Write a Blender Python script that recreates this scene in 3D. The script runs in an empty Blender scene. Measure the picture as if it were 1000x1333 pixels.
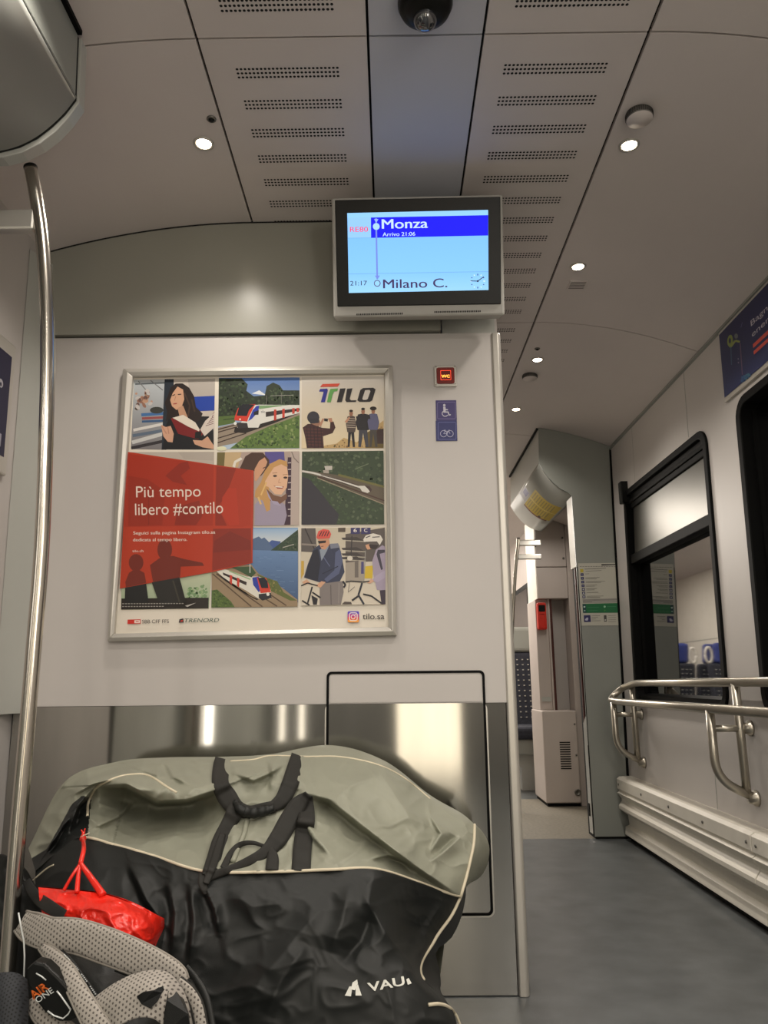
import bpy, bmesh, math, random
from mathutils import Vector, Matrix, noise
from mathutils.bvhtree import BVHTree
random.seed(7)
S = bpy.context.scene
COL = S.collection

# ------------------------------------------------------------------ camera
F = 1000.0                      # focal length in pixels of the 1000x1333 frame
CZ = 0.7734                     # lens height above the floor
_dy = Vector((10.0, -221.5, -F)).normalized()
_X = Vector((1, 0.0108, -(_dy.x + 0.0108 * _dy.y) / _dy.z)).normalized()
_Z = _X.cross(_dy)
ROT = Matrix((_X, _dy, _Z))     # rows: world axes seen from the camera
CAM = Vector((0, 0, CZ))
cd = bpy.data.cameras.new('camera')
cd.sensor_fit = 'VERTICAL'; cd.sensor_height = 36.0; cd.lens = 36.0 * F / 1333.0
cd.clip_start = 0.05; cd.clip_end = 60
cam = bpy.data.objects.new('camera', cd); COL.objects.link(cam)
cam.matrix_world = Matrix.Translation(CAM) @ ROT.to_4x4()
S.camera = cam

# ------------------------------------------------------------------ view, world, lamps' strength
S.view_settings.view_transform = 'Standard'
S.view_settings.look = 'None'
S.view_settings.gamma = 1.0
S.view_settings.use_curve_mapping = False
S.view_settings.exposure = 0.30
S.cycles.use_denoising = True
S.cycles.max_bounces = 10
S.cycles.diffuse_bounces = 5
S.cycles.glossy_bounces = 5
S.cycles.sample_clamp_indirect = 6.0
S.cycles.caustics_reflective = False
S.cycles.caustics_refractive = False
w = bpy.data.worlds.new('night'); S.world = w; w.use_nodes = True
w.node_tree.nodes['Background'].inputs[0].default_value = (0.02, 0.022, 0.03, 1)
w.node_tree.nodes['Background'].inputs[1].default_value = 1.0
WARM = (1.0, 0.92, 0.82)
P_DOWN = 15.0                    # watts of one ceiling downlight
P_FILL = 22.0                  # watts of one added fill light behind the viewer
P_SALOON = 34.0

def lamp(name, kind, loc, power, color=WARM, size=0.05, size_y=None, rot=(0, 0, 0), spread=None, cone=None):
    l = bpy.data.lights.new(name, kind); l.energy = power; l.color = color
    if kind == 'AREA':
        l.shape = 'RECTANGLE' if size_y else 'DISK'
        l.size = size
        if size_y: l.size_y = size_y
        if spread: l.spread = spread
    else:
        l.shadow_soft_size = size
        if cone: l.spot_size = cone; l.spot_blend = 0.7
    o = bpy.data.objects.new(name, l); COL.objects.link(o)
    o.location = loc; o.rotation_euler = rot
    return o

CEIL = 2.177                    # flat part of the ceiling
XC = 0.084                      # the coach's centre line
DN_VISIBLE = [(0.653, 1.806), (0.662, 2.423), (0.667, 3.21), (0.672, 3.848), (-0.484, 1.776)]
for i, (x, y) in enumerate(DN_VISIBLE + [(0.66, 1.12), (-0.49, 1.12), (0.66, 0.42), (-0.49, 0.42)]):
    lamp('downlight_beam', 'SPOT', (x, y, CEIL - 0.03), P_DOWN * (0.6 if i == 3 else 1.0), size=0.03, cone=math.radians(128))
for x in (-0.45, 0.62):         # unseen ceiling fill lights added behind the viewer
    lamp('ceiling_fill', 'AREA', (x, -1.0, 2.12), P_FILL, size=0.16, size_y=1.5)
for y in (5.9, 7.3, 8.7):       # tube lamps of the saloon past the doors
    lamp('saloon_lamp', 'AREA', (0.08, y, 2.12), P_SALOON, size=0.5, size_y=0.9)
lamp('doorway_fill', 'AREA', (1.02, 4.62, 1.72), 2.0, size=0.08, size_y=0.5)  # unseen lamp added to brighten the white strip beside the pillar
H90 = (math.radians(90), 0, 0)
lamp('rear_doorway_standin', 'AREA', (0.30, -2.20, 1.0), 8.0, color=(1.0, 0.87, 0.66), size=0.52, size_y=1.9, rot=H90)   # unseen stand-in for a lit doorway behind, shaped to streak the steel
lamp('side_fill', 'AREA', (1.17, -0.95, 1.35), 19.0, color=(1.0, 0.95, 0.88), size=0.9, size_y=1.3, rot=(0, math.radians(90), math.radians(-20)))  # area fill added on the right behind the viewer, no fixture
lamp('steel_streak_light', 'AREA', (-0.90, -2.20, 1.0), 0.8, color=(1.0, 0.9, 0.74), size=0.035, size_y=1.9, rot=H90)  # this and the next: unseen strips added to draw narrow streaks on the steel
lamp('steel_streak_light', 'AREA', (-0.74, -2.20, 1.0), 0.8, color=(1.0, 0.9, 0.74), size=0.03, size_y=1.9, rot=H90)
lamp('post_streak_light', 'AREA', (-0.93, 0.27, 1.0), 0.9, color=(1.0, 0.92, 0.8), size=0.04, size_y=1.6, rot=H90)  # unseen strip added so the door post streaks the steel

# ------------------------------------------------------------------ pixels to points
def ray(px, py):
    return ROT @ Vector((px - 500.0, 666.5 - py, -F))
def at(px, py, Y):              # point on the plane y = Y
    d = ray(px, py); return CAM + d * (Y / d.y)
def atz(px, py, Z):
    d = ray(px, py); return CAM + d * ((Z - CZ) / d.z)
def wallx(z): return 1.19 + 0.02 * z
def atw(px, py, off=0.0):       # point on the right-hand wall (it leans out a little)
    d = ray(px, py); t = (1.19 - off + 0.02 * CZ) / (d.x - 0.02 * d.z); return CAM + d * t
def lerp(a, b, t): return a + (b - a) * t

# ------------------------------------------------------------------ materials
def srgb(r, g, b):
    f = lambda c: (c / 255) / 12.92 if c <= 10.31 else ((c / 255 + 0.055) / 1.055) ** 2.4
    return (f(r), f(g), f(b), 1)
MATS = {}
def mat(name, col, rough=0.5, metal=0.0, noise_s=0.0, noise_a=0.0, bump=0.0, bump_s=200, spec=0.5, emit=None, estr=0.0, coat=0.0, ior=None, aniso=None, stretch=None, sheen=0.0):
    if name in MATS: return MATS[name]
    m = bpy.data.materials.new(name); m.use_nodes = True; MATS[name] = m
    nt = m.node_tree; N = nt.nodes; b = N['Principled BSDF']
    c = srgb(*col)
    b.inputs['Base Color'].default_value = c
    b.inputs['Roughness'].default_value = rough; b.inputs['Metallic'].default_value = metal
    b.inputs['Specular IOR Level'].default_value = spec
    if ior: b.inputs['IOR'].default_value = ior
    if coat: b.inputs['Coat Weight'].default_value = coat; b.inputs['Coat Roughness'].default_value = 0.12
    if sheen: b.inputs['Sheen Weight'].default_value = sheen
    if emit: b.inputs['Emission Color'].default_value = srgb(*emit); b.inputs['Emission Strength'].default_value = estr
    tc = N.new('ShaderNodeTexCoord'); src = tc.outputs['Object']
    if stretch:
        mp = N.new('ShaderNodeMapping'); mp.inputs['Scale'].default_value = stretch
        nt.links.new(src, mp.inputs['Vector']); src = mp.outputs['Vector']
    if noise_a:
        n = N.new('ShaderNodeTexNoise'); n.inputs['Scale'].default_value = noise_s; n.inputs['Detail'].default_value = 6
        nt.links.new(src, n.inputs['Vector'])
        r = N.new('ShaderNodeValToRGB')
        r.color_ramp.elements[0].position = 0.3; r.color_ramp.elements[1].position = 0.7
        r.color_ramp.elements[0].color = tuple(x * (1 - noise_a) for x in c[:3]) + (1,)
        r.color_ramp.elements[1].color = tuple(min(1, x * (1 + noise_a)) for x in c[:3]) + (1,)
        nt.links.new(n.outputs['Fac'], r.inputs['Fac']); nt.links.new(r.outputs['Color'], b.inputs['Base Color'])
    if bump:
        n2 = N.new('ShaderNodeTexNoise'); n2.inputs['Scale'].default_value = bump_s; n2.inputs['Detail'].default_value = 3
        nt.links.new(src, n2.inputs['Vector'])
        bp = N.new('ShaderNodeBump'); bp.inputs['Strength'].default_value = bump; bp.inputs['Distance'].default_value = 0.002
        nt.links.new(n2.outputs['Fac'], bp.inputs['Height']); nt.links.new(bp.outputs['Normal'], b.inputs['Normal'])
    if aniso:
        b.inputs['Anisotropic'].default_value = aniso
        t = N.new('ShaderNodeCombineXYZ'); t.inputs[2].default_value = 1.0
        nt.links.new(t.outputs[0], b.inputs['Tangent'])
    return m

M_WALL = mat('wall_laminate', (192, 187, 183), 0.42, noise_s=3, noise_a=0.02)
M_WALLD = mat('header_laminate', (154, 153, 143), 0.27, noise_s=3, noise_a=0.02)
M_CEIL = mat('ceiling_laminate', (212, 204, 200), 0.5, noise_s=4, noise_a=0.02)
M_GAP = mat('joint_black', (12, 12, 12), 0.8, noise_s=30, noise_a=0.2)
M_GREY = mat('grey_laminate', (140, 143, 137), 0.36, noise_s=5, noise_a=0.03)
M_GREYL = mat('light_grey_laminate', (176, 177, 171), 0.28, noise_s=5, noise_a=0.02)
M_CREAM = mat('cream_panel', (188, 177, 170), 0.4, noise_s=5, noise_a=0.02)
M_FLOOR = mat('floor_vinyl', (84, 87, 88), 0.38, noise_s=9, noise_a=0.22, bump=0.12, bump_s=300)
M_FLOOR2 = mat('floor_vinyl_taupe', (118, 112, 100), 0.5, noise_s=60, noise_a=0.2)
M_ALU = mat('aluminium', (190, 187, 180), 0.38, metal=0.75, noise_s=8, noise_a=0.04)
M_ALUW = mat('anodised_frame', (196, 192, 184), 0.34, metal=0.45, noise_s=8, noise_a=0.03)
M_STEEL = mat('brushed_steel', (172, 170, 165), 0.09, metal=1.0, noise_s=10, noise_a=0.08, aniso=0.9, stretch=(1.2, 1, 0.15))
M_TUBE = mat('polished_tube', (196, 190, 180), 0.2, metal=1.0, noise_s=12, noise_a=0.05)
M_TUBEM = mat('satin_tube', (176, 170, 158), 0.3, metal=0.9, noise_s=12, noise_a=0.05)
M_RUBBER = mat('black_rubber', (5, 5, 5), 0.6, spec=0.12, noise_s=20, noise_a=0.25, bump=0.05)
M_CEILB = mat('ceiling_laminate_bluish', (192, 193, 201), 0.45, noise_s=4, noise_a=0.02)
M_GLASS = mat('night_window_glass', (4, 4, 5), 0.03, spec=1.0, ior=2.5, noise_s=3, noise_a=0.1)
M_HOPPER = mat('hopper_glass_mirrored', (104, 102, 97), 0.34, metal=0.9, noise_s=3, noise_a=0.05)
M_BLACKPL = mat('black_plastic', (13, 14, 13), 0.35, spec=0.25, noise_s=30, noise_a=0.2)
M_DARK = mat('dark_interior', (10, 10, 10), 0.9, noise_s=10, noise_a=0.2)
M_HOUS = mat('screen_housing', (176, 174, 168), 0.45, noise_s=10, noise_a=0.03)
M_HEAT = mat('heater_enamel', (224, 219, 207), 0.5, noise_s=10, noise_a=0.04)
M_SCREW = mat('screw_steel', (120, 118, 112), 0.4, metal=0.8, noise_s=50, noise_a=0.1)
M_RED = mat('red_plastic', (205, 48, 32), 0.35, noise_s=20, noise_a=0.08)
M_MAROON = mat('maroon_rail', (70, 32, 26), 0.4, noise_s=20, noise_a=0.2)
M_LAMP = mat('lamp_lens', (255, 250, 235), 0.4, noise_s=5, noise_a=0.01, emit=(255, 236, 205), estr=22.0)
M_WCOFF = mat('wc_lens_red', (84, 14, 8), 0.3, noise_s=60, noise_a=0.1, emit=(200, 30, 12), estr=0.06)
M_WCON = mat('wc_sign_lit', (255, 190, 80), 0.4, noise_s=60, noise_a=0.02, emit=(255, 160, 60), estr=1.9)
M_WCRIM = mat('wc_sign_red_lit', (255, 80, 50), 0.4, noise_s=60, noise_a=0.02, emit=(255, 72, 40), estr=1.2)

def attr_mat(name, rough, spec=0.4, emission=0.0, coat=0.0):
    m = bpy.data.materials.new(name); m.use_nodes = True
    nt = m.node_tree; b = nt.nodes['Principled BSDF']
    a = nt.nodes.new('ShaderNodeAttribute'); a.attribute_name = 'Col'
    nt.links.new(a.outputs['Color'], b.inputs['Base Color'])
    b.inputs['Roughness'].default_value = rough; b.inputs['Specular IOR Level'].default_value = spec
    if coat: b.inputs['Coat Weight'].default_value = coat; b.inputs['Coat Roughness'].default_value = 0.2
    if emission:
        nt.links.new(a.outputs['Color'], b.inputs['Emission Color']); b.inputs['Emission Strength'].default_value = emission
        b.inputs['Base Color'].default_value = (0.02, 0.02, 0.02, 1)
        nt.links.remove(b.inputs['Base Color'].links[0])
    return m
M_PRINT = attr_mat('printed_paper', 0.45)
M_SCREEN = attr_mat('lit_screen', 0.5, spec=0.1, emission=0.95)

# ------------------------------------------------------------------ objects
def thing(name, label, cat, base=(0, 0, 0), group=None):
    o = bpy.data.objects.new(name, None); COL.objects.link(o)
    o.empty_display_size = 0.05; o.location = base
    o['label'] = label; o['category'] = cat
    if group: o['group'] = group
    return o
def tag(o, label, cat, group=None):
    o['label'] = label; o['category'] = cat
    if group: o['group'] = group
    return o
def base_of(p):
    v = Vector((0, 0, 0))
    while p is not None: v += Vector(p.location); p = p.parent
    return v
def link(name, me, parent=None, kind=None):
    o = bpy.data.objects.new(name, me); COL.objects.link(o)
    if parent is not None:
        o.parent = parent; o.location = -base_of(parent)
    if kind: o['kind'] = kind
    return o

class MB:                       # collects faces of ONE mesh
    def __init__(s): s.v = []; s.f = []; s.m = []; s.mi = 0; s.sm = []; s.smooth = False
    def add(s, vs, fs):
        o = len(s.v); s.v += [tuple(v) for v in vs]
        for f in fs: s.f.append([i + o for i in f]); s.m.append(s.mi); s.sm.append(s.smooth)
    def box(s, a, b):
        x0, y0, z0 = a; x1, y1, z1 = b
        s.add([(x0,y0,z0),(x1,y0,z0),(x1,y1,z0),(x0,y1,z0),(x0,y0,z1),(x1,y0,z1),(x1,y1,z1),(x0,y1,z1)],
              [(0,3,2,1),(4,5,6,7),(0,1,5,4),(1,2,6,5),(2,3,7,6),(3,0,4,7)])
    def prism(s, prof, d):      # closed profile (3-D points) swept by vector d
        n = len(prof); d = Vector(d)
        s.add([Vector(p) for p in prof] + [Vector(p) + d for p in prof],
              [tuple(range(n))[::-1], tuple(range(n, 2 * n))] + [(i, (i + 1) % n, n + (i + 1) % n, n + i) for i in range(n)])
    def ring(s, outer, inner, d):  # closed frame between two loops, swept by d
        n = len(outer); d = Vector(d)
        O = [Vector(p) for p in outer]; I = [Vector(p) for p in inner]
        fs = []
        for i in range(n):
            j = (i + 1) % n
            fs += [(i, j, n + j, n + i), (2*n+i, 3*n+i, 3*n+j, 2*n+j), (i, 2*n+i, 2*n+j, j), (n+i, n+j, 3*n+j, 3*n+i)]
        s.add(O + I + [p + d for p in O] + [p + d for p in I], fs)
    def tube(s, path, r, seg=14, caps=True, rfun=None):
        P = [Vector(p) for p in path]; n = len(P); old = s.smooth; s.smooth = True
        T = []
        for i in range(n):
            a = P[max(0, i - 1)]; b = P[min(n - 1, i + 1)]; T.append((b - a).normalized())
        up = Vector((0, 0, 1)) if abs(T[0].z) < 0.9 else Vector((1, 0, 0))
        u = T[0].cross(up).normalized(); vs = []; fs = []
        for i in range(n):
            u = (u - T[i] * u.dot(T[i])).normalized(); w_ = T[i].cross(u)
            rr = rfun(i / (n - 1)) * r if rfun else r
            for k in range(seg):
                a = 2 * math.pi * k / seg
                vs.append(P[i] + (u * math.cos(a) + w_ * math.sin(a)) * rr)
        for i in range(n - 1):
            for k in range(seg):
                k2 = (k + 1) % seg
                fs.append((i*seg+k, i*seg+k2, (i+1)*seg+k2, (i+1)*seg+k))
        if caps:
            fs.append(tuple(range(seg))[::-1]); fs.append(tuple((n-1)*seg + k for k in range(seg)))
        s.add(vs, fs); s.smooth = old
    def grid(s, G, close=False):  # G[i][j] points
        n = len(G); m = len(G[0]); old = s.smooth; s.smooth = True
        fs = [(i*m+j, i*m+j+1, (i+1)*m+j+1, (i+1)*m+j) for i in range(n - 1) for j in range(m - 1)]
        s.add([p for r in G for p in r], fs); s.smooth = old
    def lathe(s, c, prof, axis='z', seg=32):  # prof: (radius, height)
        c = Vector(c); old = s.smooth; s.smooth = True; vs = []; fs = []
        for r, h in prof:
            for k in range(seg):
                a = 2 * math.pi * k / seg; x, y = r * math.cos(a), r * math.sin(a)
                vs.append(c + (Vector((x, y, h)) if axis == 'z' else Vector((x, h, y)) if axis == 'y' else Vector((h, x, y))))
        for i in range(len(prof) - 1):
            for k in range(seg):
                k2 = (k + 1) % seg; fs.append((i*seg+k, i*seg+k2, (i+1)*seg+k2, (i+1)*seg+k))
        if prof[0][0] > 1e-5: fs.append(tuple(range(seg))[::-1])
        if prof[-1][0] > 1e-5: fs.append(tuple((len(prof)-1)*seg + k for k in range(seg)))
        s.add(vs, fs); s.smooth = old
    def build(s, name, mats, parent=None, kind=None, bevel=0.0, solid=0.0, subsurf=0, bseg=2):
        me = bpy.data.meshes.new(name); me.from_pydata(s.v, [], s.f)
        for m in (mats if isinstance(mats, (list, tuple)) else [mats]): me.materials.append(m)
        me.polygons.foreach_set('material_index', s.m); me.polygons.foreach_set('use_smooth', s.sm)
        bm = bmesh.new(); bm.from_mesh(me); bmesh.ops.remove_doubles(bm, verts=bm.verts, dist=1e-6)
        bmesh.ops.recalc_face_normals(bm, faces=bm.faces); bm.to_mesh(me); bm.free()
        o = link(name, me, parent, kind)
        if bevel:
            md = o.modifiers.new('bevel', 'BEVEL'); md.width = bevel; md.segments = bseg; md.limit_method = 'ANGLE'; md.angle_limit = math.radians(40)
        if solid:
            md = o.modifiers.new('solid', 'SOLIDIFY'); md.thickness = solid; md.offset = 0
        if subsurf:
            md = o.modifiers.new('sub', 'SUBSURF'); md.levels = subsurf; md.render_levels = subsurf
        return o

def catmull(P, n):
    P = [Vector(p) for p in P]; m = len(P) - 1; out = []
    for k in range(n):
        t = k / (n - 1) * m; i = min(int(t), m - 1); t -= i
        p0 = P[i - 1] if i > 0 else P[0] * 2 - P[1]; p1 = P[i]; p2 = P[i + 1]
        p3 = P[i + 2] if i + 2 <= m else P[m] * 2 - P[m - 1]
        out.append(0.5 * ((2 * p1) + (p2 - p0) * t + (2 * p0 - 5 * p1 + 4 * p2 - p3) * t * t + (3 * p1 - p0 - 3 * p2 + p3) * t ** 3))
    return out
def fillet(P, r, k=8):          # polyline with rounded corners
    P = [Vector(p) for p in P]; out = [P[0]]
    for i in range(1, len(P) - 1):
        a = (P[i-1] - P[i]); b = (P[i+1] - P[i]); rr = min(r, a.length * 0.49, b.length * 0.49)
        A = P[i] + a.normalized() * rr; B = P[i] + b.normalized() * rr
        for j in range(k + 1):
            t = j / k; out.append(A * (1-t)**2 + P[i] * 2*t*(1-t) + B * t*t)
    return out + [P[-1]]
def rrect(x0, z0, x1, z1, r, k=6):  # rounded rectangle loop in 2-D
    out = []
    for cx, cz, a0 in ((x1-r, z1-r, 0), (x0+r, z1-r, 90), (x0+r, z0+r, 180), (x1-r, z0+r, 270)):
        for j in range(k + 1):
            a = math.radians(a0 + 90 * j / k); out.append((cx + r*math.cos(a), cz + r*math.sin(a)))
    return out

# flat print: coloured shapes in ONE mesh, drawn in their own 2-D frame and laid on a surface by `put(u, v, lift)`
def textgeo(body, bold=0.0, shear=0.0):
    cu = bpy.data.curves.new('t', 'FONT'); cu.body = body; cu.size = 1.0; cu.offset = bold; cu.shear = shear; cu.resolution_u = 4
    ob = bpy.data.objects.new('t', cu); COL.objects.link(ob)
    dg = bpy.context.evaluated_depsgraph_get()
    me = bpy.data.meshes.new_from_object(ob.evaluated_get(dg))
    vs = [(v.co.x, v.co.y) for v in me.vertices]; fs = [tuple(p.vertices) for p in me.polygons]
    bpy.data.objects.remove(ob); bpy.data.curves.remove(cu); bpy.data.meshes.remove(me)
    return vs, fs
class Art:
    def __init__(s, put): s.put = put; s.v = []; s.f = []; s.c = []; s.k = 0; s.step = 0.000015
    def raw(s, pts, faces, cols):
        s.k += 1; o = len(s.v)
        s.v += [tuple(s.put(x, y, s.k * s.step)) for x, y in pts]
        for f in faces:
            s.f.append([i + o for i in f]); s.c.append([cols[i] for i in f])
    def poly(s, pts, col, col2=None):  # col2: second colour towards the bottom
        c1 = srgb(*col)
        if col2:
            c2 = srgb(*col2); ys = [p[1] for p in pts]; a, b = min(ys), max(ys)
            cols = [tuple(lerp(c1[i], c2[i], (p[1]-a)/(b-a+1e-9)) for i in range(4)) for p in pts]
        else: cols = [c1] * len(pts)
        s.raw(pts, [tuple(range(len(pts)))], cols)
    def rect(s, x0, y0, x1, y1, col, col2=None): s.poly([(x0,y0),(x1,y0),(x1,y1),(x0,y1)], col, col2)
    def ell(s, x, y, rx, ry, col, n=18, a0=0.0):
        ca, sa = math.cos(a0), math.sin(a0)
        s.poly([(x + rx*math.cos(2*math.pi*i/n)*ca - ry*math.sin(2*math.pi*i/n)*sa, y + rx*math.cos(2*math.pi*i/n)*sa + ry*math.sin(2*math.pi*i/n)*ca) for i in range(n)], col)
    def line(s, pts, w_, col):
        s.k += 0
        for a, b in zip(pts, pts[1:]):
            dx, dy = b[0]-a[0], b[1]-a[1]; l = math.hypot(dx, dy) or 1; nx, ny = -dy/l*w_/2, dx/l*w_/2
            s.poly([(a[0]+nx,a[1]+ny),(b[0]+nx,b[1]+ny),(b[0]-nx,b[1]-ny),(a[0]-nx,a[1]-ny)], col); s.k -= 1
        s.k += 1
    def loop(s, x, y, rx, ry, w_, col, n=20): s.line([(x+rx*math.cos(2*math.pi*i/n), y+ry*math.sin(2*math.pi*i/n)) for i in range(n+1)], w_, col)
    def blobs(s, inside, n, r0, r1, cols, seed=1):  # leaf speckle inside a polygon
        rnd = random.Random(seed); xs = [p[0] for p in inside]; ys = [p[1] for p in inside]; k0 = s.k; m = 0; tries = 0
        while m < n and tries < n * 12:
            tries += 1
            x = rnd.uniform(min(xs), max(xs)); y = rnd.uniform(min(ys), max(ys)); r = rnd.uniform(r0, r1)
            if all(pip(inside, x + dx, y + dy) for dx, dy in ((-r,0),(r,0),(0,-r),(0,r))):
                s.k = k0 + (m % 4) * 0.5; s.ell(x, y, r, r * rnd.uniform(0.6, 1), rnd.choice(cols), n=7, a0=rnd.uniform(0, 3)); m += 1
        s.k = k0 + 4
    def text(s, body, x, y, w_, col, h=None, bold=0.0, rot=0.0, shear=0.0):
        vs, fs = textgeo(body, 0.0, shear)
        x0 = min(v[0] for v in vs); x1 = max(v[0] for v in vs)
        sx = w_ / (x1 - x0); sy = h / 0.73 if h else sx
        ca, sa = math.cos(rot), math.sin(rot)
        for k in ((-1, 0, 1) if bold else (0,)):   # heavier strokes: overprinted with a small shift
            dx = k * bold * 0.8
            P = [(x + (vx-x0+dx)*sx*ca - (-vy*sy)*sa, y + (vx-x0+dx)*sx*sa + (-vy*sy)*ca) for vx, vy in vs]
            s.raw(P, fs, [srgb(*col)] * len(P))
    def build(s, name, m, parent=None):
        me = bpy.data.meshes.new(name); me.from_pydata(s.v, [], s.f); me.materials.append(m)
        ca = me.color_attributes.new('Col', 'FLOAT_COLOR', 'CORNER')
        flat = [c for f in s.c for c in f]
        for d, c in zip(ca.data, flat): d.color = c
        return link(name, me, parent)
def pip(P, x, y):
    r = False; j = len(P) - 1
    for i in range(len(P)):
        if (P[i][1] > y) != (P[j][1] > y) and x < (P[j][0]-P[i][0])*(y-P[i][1])/(P[j][1]-P[i][1]) + P[i][0]: r = not r
        j = i
    return r
# ================================================================== SETTING
YP = 2.15                       # face of the wall ahead
def ceil_z(x):
    d = max(0.0, abs(x - XC) - 0.503) / 0.647
    return CEIL - (0.137 if x > XC else 0.098) * d * d
# floor
m = MB(); m.box((-1.3, -4.2, -0.06), (1.3, 4.12, 0)); m.mi = 1; m.box((-1.3, 4.12, -0.06), (1.3, 5.45, 0)); m.mi = 0; m.box((-1.3, 5.45, -0.06), (1.3, 10.2, 0))
m.build('floor', [M_FLOOR, M_FLOOR2], kind='structure')
# ceiling: dark shell and the panels clipped under it
def ceil_strip(mb, x0, x1, y0, y1, dz=0.0, n=12, th=0.012):
    xs = [lerp(x0, x1, i / n) for i in range(n + 1)]
    prof = [(x, y0, ceil_z(x) + dz) for x in xs] + [(x, y0, ceil_z(x) + dz + th) for x in reversed(xs)]
    mb.prism(prof, (0, y1 - y0, 0))
m = MB(); ceil_strip(m, -1.12, 1.29, -4.2, 10.2, 0.02, 40, 0.03)
ceil = m.build('ceiling', M_GAP, kind='structure')
JY = [-4.2, -1.38, 0.03, 1.44, 2.85, 4.26, 5.67, 7.08, 10.2]
XS = [(-1.10, -0.4225), (-0.4165, -0.0405), (-0.0345, 0.2165), (0.2225, 0.5835), (0.5915, 1.255)]
ROWS = [1.355 - 0.1013 * i for i in range(3)] + [1.54 + 0.1013 * i for i in range(13)] + [2.915 + 0.1013 * i for i in range(13)]
for a, b in zip(JY, JY[1:]):
    for k, (x0, x1) in enumerate(XS):
        m = MB(); ceil_strip(m, x0, x1, a + 0.003, b - 0.003, n=1 if k in (1, 2, 3) else 16)
        if k in (1, 3):         # rows of punched holes
            m.mi = 1
            c = -0.229 if k == 1 else 0.399
            for y in ROWS:
                if a + 0.05 < y < b - 0.04:
                    for r in (-1, 0, 1):
                        for j in range(26):
                            hx = c + (j - 12.5) * 0.0094; hy = y + r * 0.0125; q = 0.0036
                            m.add([(hx + q*math.cos(t*math.pi/3), hy + q*math.sin(t*math.pi/3), CEIL - 0.0004) for t in range(6)], [tuple(range(6))])
        m.build('ceiling_panel', [M_CEILB if k == 2 else M_CEIL, M_GAP], ceil)

# wall ahead (the cabin front): upper board, steel kick plate, edge post, hatch
m = MB(); m.box((-1.12, YP, 0.717), (0.314, YP + 0.06, 1.800))
wf = m.build('wall_front', M_WALL, kind='structure')
m = MB(); m.box((-1.12, YP + 0.02, 0.0), (0.314, YP + 0.06, 0.717))
m.build('lower_board', M_WALL, wf)
def cut_plate(mb, x0, x1, z0, z1, hx0, hx1, hz0, hz1, y, th):   # plate with a notch for the hatch
    mb.prism([(x0, y, z0), (x1, y, z0), (x1, y, z1), (hx1, y, z1), (hx1, y, hz0), (hx0, y, hz0), (hx0, y, z1), (x0, y, z1)], (0, th, 0))
m = MB(); m.box((-1.03, YP - 0.001, 0.003), (0.308, YP + 0.02, 0.716)); m.build('steel_kick_plate', M_STEEL, wf)['label'] = 'brushed steel kick plate'
m = MB(); xs = [-1.07 + 1.23 * i / 1 for i in range(2)]
m.prism([(-1.12, YP - 0.012, 1.806), (0.159, YP - 0.012, 1.806), (0.159, YP - 0.012, 2.182)] + [(x, YP - 0.012, ceil_z(x) + 0.008) for x in [lerp(-0.3, -1.12, i / 14) for i in range(15)]], (0, 0.06, 0))
m.build('header_panel', M_WALLD, wf)['label'] = 'dull grey header panel under the ceiling'
m = MB()
tx = [lerp(-0.165, -1.09, i / 24) for i in range(25)]
m.prism([(x, YP - 0.0135, ceil_z(x) + 0.002) for x in tx] + [(x, YP - 0.0135, ceil_z(x) - 0.004) for x in reversed(tx)], (0, 0.003, 0)); m.build('ceiling_joint', M_GAP, wf)
m = MB(); m.box((0.165, YP + 0.02, 1.79), (0.326, YP + 0.06, 2.178)); m.build('header_infill', M_GREYL, wf)
m = MB()
cs = [(0.315 + 0.0, YP + 0.06)] + [(0.311, YP + 0.0)] + [(0.314 + 0.0, YP - 0.007)] + [(0.328 + 0.012*math.sin(a), YP - 0.000 + 0.012 - 0.02*math.cos(a)) for a in [math.radians(d) for d in range(0, 91, 15)]] + [(0.340, YP + 0.06)]
m.prism([(x, y, 0.0) for x, y in cs], (0, 0, 1.797)); m.build('edge_post', M_ALUW, wf, bevel=0.002)['label'] = 'rounded aluminium edge profile'
# hatch: gasket ring, upper board half and steel half
m = MB(); o = [(x, YP - 0.003, z) for x, z in rrect(-0.178, 0.187, 0.254, 0.803, 0.014)]; i_ = [(x, YP - 0.003, z) for x, z in rrect(-0.1715, 0.1935, 0.2475, 0.7965, 0.009)]
m.ring(o, i_, (0, 0.004, 0)); hatch = m.build('service_hatch', M_RUBBER, wf); hatch['label'] = 'flush service hatch outlined by a thin black gasket'
m = MB(); o2 = [(x, YP - 0.0022, z) for x, z in rrect(-0.1825, 0.1825, 0.2585, 0.717, 0.012)]
m.box((-0.168, YP - 0.0018, 0.720), (0.244, YP + 0.001, 0.793)); m.build('hatch_board', M_WALL, hatch)
m = MB(); m.box((-0.168, YP - 0.0018, 0.197), (0.244, YP, 0.7165)); m.build('hatch_steel', M_STEEL, hatch)
m = MB(); m.ring([(x, YP - 0.0026, z) for x, z in rrect(-0.182, 0.183, 0.258, 0.7165, 0.016)], [(x, YP - 0.0026, z) for x, z in rrect(-0.1782, 0.1868, 0.2542, 0.7165, 0.013)], (0, 0.002, 0))
m.build('hatch_trim', M_ALU, hatch)
m = MB(); m.box((0.314, YP + 0.06, 0), (0.339, 4.05, CEIL)); m.box((-1.1, 4.03, 0), (0.339, 4.05, CEIL)); m.build('wall_cabin_side', M_WALL, kind='structure')

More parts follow.
